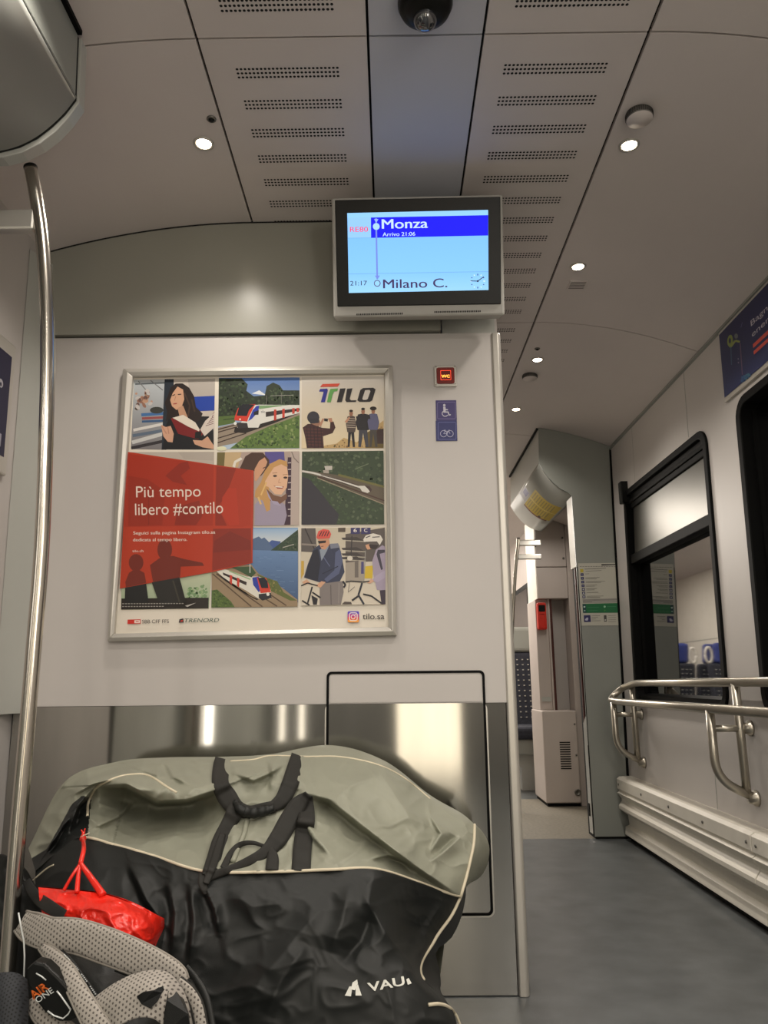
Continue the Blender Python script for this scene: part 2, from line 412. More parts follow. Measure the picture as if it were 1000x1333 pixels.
# left side wall with its corner strip
def lx(z): return 2 * XC - wallx(z)
def sidewall(mb, y0, y1, z0, z1, left=False, th=0.05):
    f = lx if left else wallx; s = -1 if left else 1
    mb.prism([(f(z0), y0, z0), (f(z1), y0, z1), (f(z1) + s*th, y0, z1), (f(z0) + s*th, y0, z0)], (0, y1 - y0, 0))
m = MB(); sidewall(m, 1.40, 2.155, 0, 2.1, True); wl = m.build('wall_left', M_WALL, kind='structure')
m = MB(); m.prism([(lx(0) + 0.001 - 0.014, 2.05, 0.70), (lx(0) + 0.021, 2.149, 0.70), (lx(0) - 0.014, 2.149, 0.70)], (-0.026, 0, 1.34)); m.build('corner_strip', M_GREYL, wl)
m = MB(); sidewall(m, -4.2, 0.30, 0, 2.1, True); m.build('wall_left_rear', M_GREY, kind='structure')
m = MB(); sidewall(m, 5.2, 10.2, 0, 2.1, True); m.build('wall_left_far', M_HEAT, kind='structure')
# left door beside the viewer (seen in the steel only): leaf, dark glass, lit reveal
m = MB(); m.box((-1.07, 0.36, 0.0), (-1.03, 1.36, 2.0)); d1 = m.build('door_1', M_GREY, kind='structure')
m = MB(); m.box((-1.03, 0.48, 0.75), (-1.025, 1.26, 1.8)); m.build('glass', M_GLASS, d1)
m = MB(); m.box((-1.07, 0.30, 0.0), (-0.95, 0.355, 2.0)); m.build('door_post', M_HEAT, d1)
# unseen rear end wall; its doorway and narrow slots are placed for the steel streaks
m = MB()
for a, b in ((-1.1, -0.925), (-0.875, -0.765), (-0.72, 0.03), (0.57, 1.3)): m.box((a, -2.3, 0), (b, -2.24, 2.2))
m.box((0.03, -2.3, 1.98), (0.56, -2.24, 2.2)); m.build('wall_rear', mat('rear_grey_laminate', (128, 127, 124), 0.4, noise_s=5, noise_a=0.03), kind='structure')
m = MB(); m.box((-1.3, -4.25, 0), (1.3, -4.2, 2.2)); m.build('wall_rear_saloon', M_HEAT, kind='structure')

# right side wall, two window openings
WIN = [(2.83, 3.90), (1.64, 2.57)]; WZ0, WZ1 = 0.655, 1.727
m = MB()
def wedge(y0, y1, z0, z1): sidewall(m, y0, y1, z0, z1)
for y0, y1 in ((-4.2, 1.66), (2.55, 2.85), (3.88, 4.15)): wedge(y0, y1, 0, 2.09)
for a, b in WIN: wedge(a + 0.02, b - 0.02, 0, WZ0 + 0.02); wedge(a + 0.02, b - 0.02, WZ1 - 0.02, 2.09)
wr = m.build('wall_right', M_WALL, kind='structure')
m = MB()
for y in (3.01,): 
    for z0, z1 in ((1.74, 2.06), (0.3, 0.668)): m.prism([(wallx(z0) - 0.0008, y, z0), (wallx(z1) - 0.0008, y, z1), (wallx(z1) - 0.0008, y + 0.003, z1), (wallx(z0) - 0.0008, y + 0.003, z0)], (0.0015, 0, 0))
for y in (3.72,): m.prism([(wallx(1.74) - 0.0006, y, 1.74), (wallx(2.06) - 0.0006, y, 2.06), (wallx(2.06) - 0.0006, y + 0.0012, 2.06), (wallx(1.74) - 0.0006, y + 0.0012, 1.74)], (0.0012, 0, 0))
m.build('panel_joint', M_GREY, wr)
m = MB(); m.prism([(wallx(2.045) - 0.0, -1, 2.052), (wallx(2.045) - 0.008, -1, 2.034), (wallx(2.02) - 0.012, -1, 2.026), (wallx(2.02) + 0.01, -1, 2.02), (wallx(2.02) + 0.01, -1, 2.052)], (0, 5.1, 0)); m.build('ceiling_trim', M_GREY, wr)
m = MB(); m.box((1.19, 5.15, 0), (1.26, 10.2, 2.09)); m.build('wall_right_far', M_CREAM, kind='structure')
m = MB(); m.box((-1.3, 10.15, 0), (1.3, 10.2, 2.2)); m.build('wall_far_end', M_CREAM, kind='structure')

GX = 0.045                      # how deep the pane lies behind the wall face
for wi, (a, b) in enumerate(WIN):
    m = MB()
    lo = rrect(a, WZ0, b, WZ1, 0.075); li = rrect(a + 0.035, WZ0 + 0.03, b - 0.035, WZ1 - 0.03, 0.05)
    def wp(y, z, off): return (wallx(z) + off, y, z)
    O = [wp(y, z, -0.010) for y, z in lo]; I = [wp(y, z, -0.010) for y, z in li]
    n = len(O); O2 = [wp(y, z, 0.0) for y, z in lo]; I2 = [wp(y, z, GX + 0.01) for y, z in li]
    fs = []
    for i in range(n):
        j = (i + 1) % n; fs += [(i, j, n + j, n + i), (2*n+i, i, j, 2*n+j)[::-1], (n+i, n+j, 3*n+j, 3*n+i)]
    m.add(O + I + O2 + I2, fs)
    win = m.build('window_%d' % (wi + 1), M_RUBBER, kind='structure', bevel=0.004)
    m = MB(); m.prism([wp(a + 0.03, WZ0 + 0.02, GX), wp(b - 0.03, WZ0 + 0.02, GX), wp(b - 0.03, 1.36 if wi == 0 else WZ1 - 0.02, GX), wp(a + 0.03, 1.36 if wi == 0 else WZ1 - 0.02, GX)], (0.012, 0, 0)); m.build('lower_pane' if wi == 0 else 'fixed_pane', M_GLASS, win)
    # sill ledge and side seals
    m = MB(); m.prism([wp(a + 0.05, WZ0 + 0.03, 0.0), wp(a + 0.05, WZ0 + 0.045, 0.0), wp(a + 0.05, WZ0 + 0.055, GX), wp(a + 0.05, WZ0 + 0.03, GX)], (0, b - a - 0.1, 0)); m.build('sill', M_RUBBER, win)
    m = MB()
    for k, s_ in ((b - 0.047, 0.012), (a + 0.035, 0.012)): m.prism([wp(k, WZ0 + 0.03, 0.03), wp(k, WZ1 - 0.03, 0.03), wp(k, WZ1 - 0.03, GX), wp(k, WZ0 + 0.03, GX)], (0, s_, 0))
    m.build('side_seal', M_RUBBER, win)
    if wi: continue
    # tilting hopper sash
    m = MB(); m.prism([wp(a + 0.035, 1.345, 0.0), wp(a + 0.035, 1.392, 0.0), wp(a + 0.035, 1.392, GX + 0.005), wp(a + 0.035, 1.345, GX + 0.005)], (0, b - a - 0.07, 0))
    m.prism([wp(a + 0.035, 1.63, 0.012), wp(a + 0.035, 1.715, 0.006), wp(a + 0.035, 1.715, GX + 0.005), wp(a + 0.035, 1.63, GX + 0.005)], (0, b - a - 0.07, 0))
    m.prism([wp(a + 0.05, 1.655, 0.002), wp(a + 0.05, 1.672, 0.002), wp(a + 0.05, 1.672, 0.02), wp(a + 0.05, 1.655, 0.02)], (0, b - a - 0.1, 0))
    sash = m.build('hopper_sash', M_RUBBER, win, bevel=0.004)
    m = MB(); m.prism([wp(a + 0.045, 1.39, 0.016), wp(b - 0.06, 1.39, 0.016), wp(b - 0.06, 1.632, 0.022), wp(a + 0.045, 1.632, 0.022)], (0.008, 0, 0)); m.build('hopper_pane', M_HOPPER, win)
    m = MB(); m.box((wallx(1.7) - 0.035, b - 0.06, 1.66), (wallx(1.7) + 0.02, b - 0.012, 1.775)); m.build('hopper_latch', M_BLACKPL, win, bevel=0.005)

# heater covers along the right wall
HP = [(wallx(.3) + .0, .305), (1.135, .302), (1.122, .292), (1.122, .245), (1.130, .240), (1.130, .232), (1.120, .226), (1.138, .200), (1.140, .188), (1.124, .166), (1.124, .150), (1.165, .120), (1.170, .075), (1.150, .066), (1.145, .030), (1.165, .022), (1.185, .0), (1.192, .0)]
for i, (y0, y1, lab) in enumerate(((2.592, 4.06, 'long ribbed cream heater cover between the wall joint and the grey door pillar'), (1.1, 2.586, 'ribbed cream heater cover cut off by the right edge of the photo'))):
    h = thing('heater_cover', lab, 'heater cover', (1.15, (y0 + y1) / 2, 0), 'ribbed heater covers along the right wall')
    m = MB(); m.prism([(x, y0, z) for x, z in HP], (0, y1 - y0, 0)); m.build('casing', M_HEAT, h, bevel=0.002)
    for k in range(5):
        y = y0 + 0.03 + k * (y1 - y0 - 0.06) / 4
        m = MB(); m.lathe((1.122, y, 0.268), [(0.006, 0.001), (0.006, -0.002), (0.004, -0.0035), (0, -0.0035)], axis='x', seg=12); m.build('screw', M_SCREW, h)
    m = MB(); m.box((1.172, y0, 0.0), (1.178, y1, 0.012)); m.build('floor_seal', M_RUBBER, h)

# ------------------------------------------------------------------ grey door portal at the right, its header and what stands beyond
YG = 4.10
def hdr_prof(m_):               # header section (x, z); m_ mirrors it for the left door
    arc = [(0.829, 1.945), (0.850, 1.905), (0.875, 1.868), (0.905, 1.832), (0.940, 1.802), (0.980, 1.780), (1.03, 1.765)]
    return [(m_(x), z) for x, z in arc]
pil = thing('door_pillar', 'tall grey door pillar with a safety notice, right of the aisle', 'pillar', (1.1, YG, 0))
m = MB()
top = [(lerp(0.836, 1.262, i / 10)) for i in range(11)]
m.prism([(1.002, YG, 0.012), (1.20, YG, 0.012), (1.255, YG, 2.02)] + [(x, YG, ceil_z(x) - 0.002) for x in reversed(top)] + [(x, YG, z) for x, z in [(0.829, 1.945), (0.850, 1.905), (0.875, 1.868), (0.905, 1.832), (0.940, 1.802), (0.980, 1.780), (0.998, 1.76)]], (0, 0.012, 0))
m.build('front_panel', M_GREY, pil)
m = MB(); m.box((1.003, YG + 0.012, 1.375), (1.02, YG + 0.15, 1.765)); m.build('reveal_upper', M_HEAT, pil)['label'] = 'white upper reveal panel'
m = MB(); m.box((1.003, YG + 0.012, 0.02), (1.02, YG + 0.085, 0.555)); m.prism([(1.003, YG + .012, .555), (1.003, YG + .085, .555), (1.003, YG + .012, .60)], (.017, 0, 0)); m.build('reveal_lower', M_GREYL, pil)
m = MB(); m.box((1.012, YG + 0.012, 0.0), (1.21, YG + 0.15, 2.0)); m.build('core', M_DARK, pil)
m = MB(); m.box((1.006, YG + 0.07, 0.555), (1.014, YG + 0.09, 1.375)); m.build('maroon_edge', M_MAROON, pil)
m = MB(); m.box((1.001, YG - 0.001, 0.012), (1.0045, YG + 0.013, 1.37)); m.build('edge_gasket', M_RUBBER, pil)
m = MB(); m.box((0.999, YG + 0.055, 0.10), (1.004, YG + 0.075, 0.16)); m.build('door_catch', M_RUBBER, pil)
m = MB(); m.box((1.205, YG - 0.004, 0.25), (1.222, YG + 0.004, 0.6)); m.prism([(wallx(0.3) - 0.012, YG - 0.006, 0.3), (wallx(0.3) + 0.004, YG - 0.006, 0.3), (wallx(2.02) + 0.004, YG - 0.006, 2.02), (wallx(2.02) - 0.010, YG - 0.006, 2.02)], (0, 0.006, 0)); m.build('corner_gasket', M_RUBBER, pil)

def header(name, mir, y0, y1, lab, near_cap):
    mx = (lambda x: 2 * XC - x) if mir else (lambda x: x)
    s_ = -1 if mir else 1
    h = thing(name, lab, 'door header', (mx(0.95), (y0 + y1) / 2, 1.75))
    P = [(mx(x), z + (0.048 + (x - 0.829) * 0.27 if mir else 0.0)) for x, z in hdr_prof(lambda x: x)]
    zt = P[0][1] + 0.01
    m = MB(); m.prism([(mx(0.836), y0, ceil_z(mx(0.836)) - 0.004), (mx(0.829), y0, zt), (mx(0.845), y0, zt), (mx(0.85), y0, ceil_z(mx(0.85)) - 0.004)], (0, y1 - y0, 0)); m.build('fascia', M_GREY if mir else M_GREYL, h)  # left fascia and edge: shade put in by a darker grey
    m = MB(); zc_ = ceil_z(mx(0.834)); m.box((min(mx(0.826), mx(0.836)), y0, zc_ - 0.010), (max(mx(0.826), mx(0.836)), y1, zc_ + 0.004)); m.build('ceiling_gasket', M_RUBBER, h)
    m = MB(); n = len(P); Q = catmull([(x, z, 0) for x, z in P], 25)
    m.grid([[(q.x, y, q.y) for q in Q] for y in (y0, y1)]); m.build('curved_cover', M_GREYL, h, solid=0.003)
    m = MB(); m.tube([(mx(0.829), y0, zt - 0.007), (mx(0.829), y1, zt - 0.007)], 0.003, 8); m.build('cover_edge', M_GREY if mir else M_ALUW, h)
    m = MB(); m.prism([(mx(0.9), y0, zt - 0.03), (mx(1.25), y0, P[-1][1] + 0.02), (mx(1.25), y0, 2.0), (mx(0.9), y0, 2.05)], (0, y1 - y0, 0)); m.build('body', M_CREAM, h)
    return h, P
hR, PR = header('door_header', False, YG + 0.014, 5.14, 'curved light grey header over the doorway, carrying a yellow notice', False)
hL, PL = header('door_header', True, -0.2, 1.400, 'big curved grey cover at the upper left, over the near door', False)
# end trim of the near left header
m = MB()
cap = [(2*XC - x, z) for x, z in [(0.836, ceil_z(0.836) - 0.004)] ] + [(x - 0.0, z) for x, z in PL] + [(2*XC - 1.10, PL[-1][1] + 0.005)]
out = [(x + 0.006, z - 0.010 * min(1, i / 3)) for i, (x, z) in enumerate(cap)]
m.prism([(x, 1.402, z) for x, z in cap] + [(-1.02, 1.402, 2.09)], (0, 0.006, 0)); m.build('dark_joint', M_GAP, hL)
m = MB(); m.prism([(x, 1.408, z) for x, z in out] + [(-1.05, 1.408, PL[-1][1]), (-1.05, 1.408, 2.07)], (0, 0.03, 0)); m.build('end_trim', M_GREYL, hL, bevel=0.002)

# door leaf at the right of the doorway
m = MB(); m.box((1.225, YG + 0.09, 0.0), (1.26, 5.14, 1.78)); d2 = m.build('door_2', M_GREYL, kind='structure')
m = MB(); m.box((1.219, YG + 0.2, 0.8), (1.225, 5.0, 1.7)); m.build('glass', M_GLASS, d2)
# cabinets past the doorway
cab = thing('wall_cabinet', 'pale upper cabinet hanging past the doorway under the yellow notice', 'cabinet', (1.08, 5.2, 1.3))
m = MB(); m.box((0.985, 5.15, 1.31), (1.188, 5.5, 1.52)); m.build('lower_box', M_CREAM, cab, bevel=0.004)
m = MB(); m.box((0.985, 5.15, 1.524), (1.188, 5.5, 1.90)); m.build('upper_box', M_CREAM, cab, bevel=0.004)
m = MB(); m.box((0.981, 5.16, 1.31), (0.985, 5.5, 1.88)); m.build('side_panel', M_HEAT, cab)
for x, z in ((1.17, 1.72), (1.17, 1.58)):
    m = MB(); m.lathe((x, 5.15, z), [(0.008, 0), (0.008, -0.003), (0, -0.003)], axis='y', seg=12); m.build('screw', M_SCREW, cab)
m = MB(); m.box((0.9815, 5.148, 1.66), (0.990, 5.1495, 1.715)); m.build('label_strip', M_BLACKPL, cab)
colm = thing('wall_column', 'pale wall column with a maroon grab edge, above the floor cabinet', 'column', (1.07, 5.25, 0.58))
m = MB(); m.box((0.972, 5.2, 0.585), (1.055, 5.5, 1.31)); m.build('left_panel', M_CREAM, colm, bevel=0.004)
m = MB(); m.prism([(1.055, 5.26, 0.585), (1.188, 5.3, 0.585), (1.188, 5.5, 0.585), (1.055, 5.5, 0.585)], (0, 0, 0.725)); m.build('recess_panel', M_WALL, colm)
m = MB(); m.box((1.055, 5.19, 0.585), (1.066, 5.26, 1.31)); m.build('edge_strip', M_CREAM, colm)
m = MB(); m.box((1.066, 5.19, 0.585), (1.082, 5.2, 1.31)); m.build('maroon_strip', M_MAROON, colm)
m = MB(); m.box((0.985, 5.194, 0.64), (1.045, 5.2, 0.67)); m.build('slot', M_GREYL, colm)
low = thing('floor_cabinet', 'low pale pink-grey floor cabinet with a vent grille, past the doorway', 'cabinet', (1.08, 5.2, 0))
m = MB(); m.box((0.965, 5.12, 0.02), (1.186, 5.5, 0.585)); m.build('casing', M_CREAM, low, bevel=0.008)
m = MB(); m.box((0.975, 5.13, 0.0), (1.18, 5.5, 0.02)); m.build('plinth', M_RUBBER, low)
m = MB()
for k in range(12): m.box((1.068, 5.1185, 0.225 + k * 0.0145), (1.135, 5.1205, 0.232 + k * 0.0145))
m.build('vent_grille', M_DARK, low)
m = MB(); m.lathe((1.165, 5.12, 0.085), [(0.02, 0), (0.02, -0.005), (0.014, -0.007), (0.012, -0.003), (0, -0.003)], axis='y', seg=20); m.build('socket', M_SCREW, low)
for z in (0.5, 0.31):
    m = MB(); m.lathe((1.17, 5.12, z), [(0.006, 0), (0.006, -0.003), (0, -0.003)], axis='y', seg=12); m.build('screw', M_SCREW, low)
red = thing('emergency_box', 'red emergency box on the column past the doorway', 'emergency box', (1.0, 5.2, 1.1))
m = MB(); m.prism([(x, 5.16, z) for x, z in rrect(0.978, 1.105, 1.038, 1.285, 0.012)], (0, 0.04, 0)); m.build('case', M_RED, red, bevel=0.004)
m = MB(); m.prism([(x, 5.157, z) for x, z in rrect(0.987, 1.225, 1.03, 1.268, 0.006)], (0, 0.004, 0)); m.build('window', M_BLACKPL, red)
m = MB(); m.ring([(x, 5.155, z) for x, z in rrect(0.987, 1.115, 1.03, 1.215, 0.008)], [(x, 5.155, z) for x, z in rrect(0.993, 1.121, 1.024, 1.209, 0.005)], (0, 0.006, 0)); m.build('cover_rim', M_RED, red)
# saloon seats past the cabinet (also mirrored in the window)
M_SEAT = mat('seat_fabric', (44, 46, 56), 0.9, noise_s=60, noise_a=0.25)
M_SEATDOT = mat('seat_fabric_spots', (186, 184, 176), 0.9, noise_s=60, noise_a=0.1)
M_BLUE = mat('headrest_blue', (38, 52, 120), 0.7, noise_s=40, noise_a=0.15)
def seat(label, group):
    t = thing('train_seat', label, 'seat', (0, 0, 0), group)
    m = MB(); m.box((-0.22, -0.23, 0.36), (0.22, 0.23, 0.45)); m.build('cushion', M_SEAT, t, bevel=0.03, bseg=3)
    m = MB(); m.prism([(-0.22, 0.17, 0.43), (-0.22, 0.28, 0.43), (-0.22, 0.36, 1.0), (-0.22, 0.27, 1.0)], (0.44, 0, 0)); b = m.build('backrest', M_SEAT, t, bevel=0.025, bseg=3)
    m = MB()
    for i in range(9):
        for j in range(12):
            z = 0.5 + j * 0.04; y = 0.168 + (z - 0.43) * 0.1754 + 0.0; x = -0.17 + i * 0.0425
            m.box((x - 0.006, y - 0.003, z - 0.004), (x + 0.006, y + 0.004, z + 0.004))
            y2 = 0.28 + (z - 0.43) * 0.1404
            m.box((x - 0.006, y2 - 0.004, z - 0.004), (x + 0.006, y2 + 0.003, z + 0.004))
    m.build('spots', M_SEATDOT, b)['kind'] = 'stuff'
    m = MB(); m.prism([(-0.16, 0.26, 1.0), (-0.16, 0.35, 1.0), (-0.16, 0.37, 1.2), (-0.16, 0.29, 1.2)], (0.32, 0, 0)); m.build('headrest', M_BLUE, t, bevel=0.03, bseg=3)
    m = MB(); m.tube([(0.2 + 0.035*math.cos(a), 0.34, 1.08 + 0.075*math.sin(a)) for a in [2*math.pi*k/20 for k in range(21)]], 0.013, 8); m.build('grab_loop', M_HEAT, t)
    m = MB(); m.box((-0.2, -0.18, 0.25), (0.2, 0.2, 0.36)); m.build('shell', M_GREY, t, bevel=0.01)
    m = MB(); m.box((-0.2, -0.1, 0.16), (0.2, 0.1, 0.25)); m.box((-0.06, -0.1, 0.0), (0.06, 0.1, 0.16)); m.build('pedestal', M_GREYL, t)
    return t
def swap(root, part, m):
    for c in root.children:
        if c.name.split('.')[0] == part: c.data = c.data.copy(); c.data.materials[0] = m
def dup(root, loc, rz, label):
    r = root.copy(); COL.objects.link(r); r.location = loc; r.rotation_euler = (0, 0, rz); r['label'] = label
    for ch in list(root.children):
        c = ch.copy(); COL.objects.link(c); c.parent = r
        for g in list(ch.children):
            d = g.copy(); COL.objects.link(d); d.parent = c
    return r
G_ = 'train seats of the far saloon'
s0 = seat('spotted dark seat seen past the edge post, left of the floor cabinet', G_); s0.location = (1.0, 5.98, 0.0)
for (x, y, rz, lab) in ((-0.80, 7.35, 0, 'spotted seat mirrored in the window pane, nearest of the row'), (-0.80, 8.25, math.pi, 'spotted seat mirrored in the window pane, turned towards the viewer'), (-0.80, 9.2, 0, 'spotted seat mirrored in the window pane, last of the row'), (-0.33, 8.25, math.pi, 'aisle seat mirrored in the window pane, with a white grab loop'), (-0.33, 9.2, 0, 'aisle seat at the far end of the mirrored row')):
    dup(s0, (x, y, 0), rz, lab)

swap(s0, 'headrest', M_GREY)
m = MB(); m.box((1.17, 6.55, 0.75), (1.192, 8.2, 1.6)); w3 = m.build('window_3', M_RUBBER, kind='structure', bevel=0.01)
m = MB(); m.box((1.167, 6.6, 0.8), (1.171, 8.15, 1.55)); m.build('pane', M_GLASS, w3)

m = MB()
wfar = bpy.data.objects['wall_left_far']
for z in (1.30, 0.98): m.prism([(lx(z) + 0.001, 5.25, z), (lx(z) + 0.001, 5.25, z + 0.008), (lx(z) - 0.004, 5.25, z + 0.008), (lx(z) - 0.004, 5.25, z)], (0, 4.8, 0))
m.build('panel_joint', M_GREY, wfar)
# ================================================================== FIXTURES
# ---- passenger information screen, tipped forward under the ceiling
P0 = at(546, 405, 2.02); PT = at(543, 256, 1.915)
su = Vector((0, PT.y - P0.y, PT.z - P0.z)).normalized(); sn = Vector((0, -su.z, su.y)).normalized()   # sn looks at the viewer
if sn.y > 0: sn = -sn
def mon(cx, cy, lift=0.0):
    d = ray(420 + cx / 3.846, 240 + cy / 3.846); t = (P0 - CAM).dot(sn) / d.dot(sn); return CAM + d * t + sn * lift
ms = thing('information_screen', 'passenger information screen in a pale housing, showing Monza and Milano C.', 'screen', (P0.x, 2.08, 2.0))
def mq(c, l): return [mon(x, y, l) for x, y in c]
HC = [(45, 68), (903, 50), (912, 655), (55, 668)]
m = MB(); f = mq(HC, 0.0); b = [p - sn * 0.085 for p in f]
m.add(f + b, [(0, 1, 2, 3), (7, 6, 5, 4), (0, 4, 5, 1), (1, 5, 6, 2), (2, 6, 7, 3), (3, 7, 4, 0)]); hs = m.build('housing', M_HOUS, ms, bevel=0.006)
for x0, x1, y in ((170, 405, 652), (560, 795, 640)):
    m = MB(); n = 26
    for i in range(n):
        x = lerp(x0, x1, i / n); yy = y - i * 0.18
        m.add(mq([(x, yy - 5), (x + 5.5, yy - 5), (x + 5.5, yy + 4), (x, yy + 4)], 0.0008), [(0, 1, 2, 3)])
    m.build('speaker_slot', M_DARK, hs)
m = MB(); f = mq([(62, 80), (890, 63), (893, 600), (75, 612)], 0.004); b = [p - sn * 0.012 for p in f]
m.add(f + b, [(0, 1, 2, 3), (7, 6, 5, 4), (0, 4, 5, 1), (1, 5, 6, 2), (2, 6, 7, 3), (3, 7, 4, 0)]); m.build('bezel', M_BLACKPL, ms, bevel=0.002)
m = MB(); m.box((P0.x - 0.12, 2.03, 2.06), (P0.x + 0.12, YP - 0.013, 2.17)); m.box((P0.x - 0.15, 2.0, 1.9), (P0.x + 0.1, YP - 0.013, 2.07)); m.build('mount', M_GREY, ms)
a = Art(lambda x, y, l: mon(x, y, 0.0046 + l))
a.poly([(124, 146), (828, 130), (830, 530), (132, 545)], (122, 186, 255), (140, 204, 255))
a.poly([(124, 146), (828, 130), (828, 156), (125, 170)], (148, 205, 255))
a.poly([(126, 170), (243, 168), (244, 270), (128, 272)], (148, 200, 250))
a.poly([(242, 168), (828, 156), (828, 258), (243, 270)], (28, 26, 238))
a.poly([(130, 448), (829, 436), (830, 530), (132, 545)], (132, 196, 255), (156, 212, 255))
a.line([(130, 450), (829, 438)], 2, (110, 160, 235)); a.line([(127, 271), (243, 269)], 2, (110, 170, 235))
a.text('RE80', 138, 240, 90, (250, 70, 110), h=26, bold=0.01, rot=-0.015)
a.line([(268, 172), (274, 475)], 8, (118, 138, 225)); a.ell(269, 213, 17, 17, (170, 215, 255)); a.poly([(258, 176), (280, 176), (269, 194)], (150, 180, 250))
a.poly([(262, 458), (287, 458), (275, 478)], (118, 138, 225))
a.ell(274, 497, 17, 17, (95, 95, 130)); a.ell(274, 497, 12.5, 12.5, (150, 210, 255))
a.text('Monza', 298, 224, 228, (200, 225, 255), h=50, bold=0.02, rot=-0.02)
a.text('Arrivo 21:06', 301, 262, 163, (200, 225, 255), h=20, bold=0.012, rot=-0.02)
a.text('21:17', 139, 508, 84, (52, 48, 78), h=24, bold=0.006, rot=-0.018)
a.text('Milano C.', 304, 522, 320, (66, 52, 92), h=47, bold=0.012, rot=-0.018)
for k in range(12):
    t = k * math.pi / 6; r0 = 31 if k % 3 else 28
    a.line([(776 + r0*math.sin(t), 486 - r0*math.cos(t)), (776 + 37*math.sin(t), 486 - 37*math.cos(t))], 5, (215, 240, 255) if k % 2 else (70, 90, 160))
a.line([(776, 486), (740, 485)], 4, (40, 40, 70)); a.line([(776, 486), (806, 464)], 4, (40, 40, 70)); a.ell(776, 486, 5, 5, (40, 40, 70))
a.build('display', M_SCREEN, ms)['label'] = 'lit blue display with white and dark lettering'

# ---- framed advertising poster
pt = thing('advertising_poster', 'square framed rail poster of nine photos and a red text panel on the wall ahead', 'poster', (-0.39, YP, 0.9))
YF = YP - 0.018
def pc(cx, cy, Y): return at(140 + cx / 2.5, 460 + cy / 2.5, Y)
OU = [(50, 50), (928, 38), (941, 918), (0, 938)]; IN = [(82, 75), (902, 64), (915, 890), (22, 912)]
names = ('top_rail', 'right_rail', 'bottom_rail', 'left_rail')
fr = None
for i in range(4):
    j = (i + 1) % 4; m = MB()
    o0, o1, i1, i0 = pc(*OU[i], YF), pc(*OU[j], YF), pc(*IN[j], YF), pc(*IN[i], YF)
    mid0 = lerp(o0, i0, 0.5) + Vector((0, -0.006, 0)); mid1 = lerp(o1, i1, 0.5) + Vector((0, -0.006, 0)); dd = Vector((0, 0.018, 0))
    m.add([o0, o1, mid1, mid0, i1, i0, o0 + dd, o1 + dd, i1 + dd, i0 + dd], [(0, 1, 2, 3), (3, 2, 4, 5), (0, 6, 7, 1), (5, 4, 8, 9), (6, 9, 8, 7), (0, 3, 5, 9, 6), (1, 7, 8, 4, 2)])
    m.build('frame_rail', M_ALUW, pt, bevel=0.0015)
YA = YP - 0.006
a = Art(lambda x, y, l: pc(x, y, YA) + Vector((0, -l, 0)))
a.poly([(80, 72), (904, 62), (918, 893), (18, 914)], (226, 218, 204))
# 1 woman reading at the train window
c = [(87, 85), (350, 82), (347, 315), (76, 312)]
a.poly(c, (196, 186, 176)); a.poly([(86, 86), (196, 85), (190, 314), (76, 312)], (186, 192, 196), (120, 116, 118))
for k, (x0, y0, x1, y1, w_, cc) in enumerate([(90, 100, 190, 96, 5, (90, 96, 100)), (100, 90, 130, 125, 3, (120, 120, 120)), (140, 88, 180, 120, 3, (110, 110, 112)), (84, 250, 190, 228, 9, (215, 212, 208)), (82, 268, 188, 250, 10, (96, 110, 128)), (80, 290, 180, 262, 12, (200, 200, 198)), (78, 308, 186, 285, 10, (52, 48, 52)), (110, 200, 190, 195, 10, (70, 110, 160)), (112, 212, 190, 208, 8, (150, 80, 80)), (112, 222, 190, 219, 7, (60, 90, 130))]): a.line([(x0, y0), (x1, y1)], w_, cc)
a.blobs([(88, 118), (150, 112), (150, 180), (86, 190)], 26, 4, 11, [(150, 110, 92), (190, 150, 124), (196, 190, 186), (110, 84, 78)], 3)
a.ell(160, 185, 22, 11, (60, 62, 58)); a.poly([(186, 84), (216, 84), (214, 190), (192, 314), (176, 314)], (38, 46, 56))
a.poly([(268, 140), (349, 136), (348, 186), (262, 190)], (34, 66, 160))
a.poly([(262, 84), (350, 82), (349, 138), (268, 142)], (176, 168, 160))
a.poly([(190, 236), (200, 210), (268, 205), (330, 205), (345, 250), (346, 313), (178, 313), (186, 270)], (26, 26, 30))
hair = [(205, 112), (222, 98), (245, 98), (266, 112), (282, 140), (288, 175), (310, 196), (300, 218), (276, 232), (255, 215), (230, 225), (205, 210), (190, 222), (194, 190), (186, 160), (196, 140)]
a.poly(hair, (40, 30, 28)); a.poly([(212, 130), (228, 108), (246, 118), (250, 150), (240, 178), (224, 184), (210, 172), (204, 152)], (206, 160, 130))
a.poly([(228, 178), (246, 170), (262, 210), (270, 232), (240, 226)], (190, 146, 118))
a.line([(211, 138), (220, 134)], 3, (60, 40, 36)); a.line([(229, 134), (240, 133)], 3, (60, 40, 36)); a.line([(214, 165), (226, 163)], 3.5, (160, 70, 64)); a.line([(222, 140), (218, 154)], 2, (176, 126, 100))
a.line([(250, 128), (268, 170), (262, 205)], 5, (70, 52, 44)); a.line([(274, 150), (284, 190)], 5, (66, 50, 42))
a.poly([(206, 212), (244, 200), (290, 236), (300, 250), (348, 190), (349, 205), (312, 262), (296, 280), (230, 262)], (120, 32, 34)); a.poly([(212, 210), (246, 200), (286, 225), (300, 248), (298, 254), (262, 238)], (224, 214, 200)); a.poly([(302, 248), (318, 220), (349, 192), (349, 240), (316, 270)], (212, 200, 190))
for k in range(5): a.line([(320 + k * 5, 236 - k * 7), (345, 228 - k * 7)], 2, (110, 70, 76))
a.poly([(286, 256), (306, 254), (304, 280), (284, 276)], (20, 20, 22))
a.poly([(174, 232), (190, 240), (206, 236), (216, 262), (212, 290), (196, 288), (182, 270)], (206, 160, 134)); a.line([(176, 236), (192, 262)], 4, (190, 140, 116)); a.line([(196, 238), (200, 262)], 3, (180, 130, 108))
a.poly([(278, 282), (308, 284), (326, 270), (346, 300), (346, 312), (310, 306), (284, 296)], (204, 158, 130))
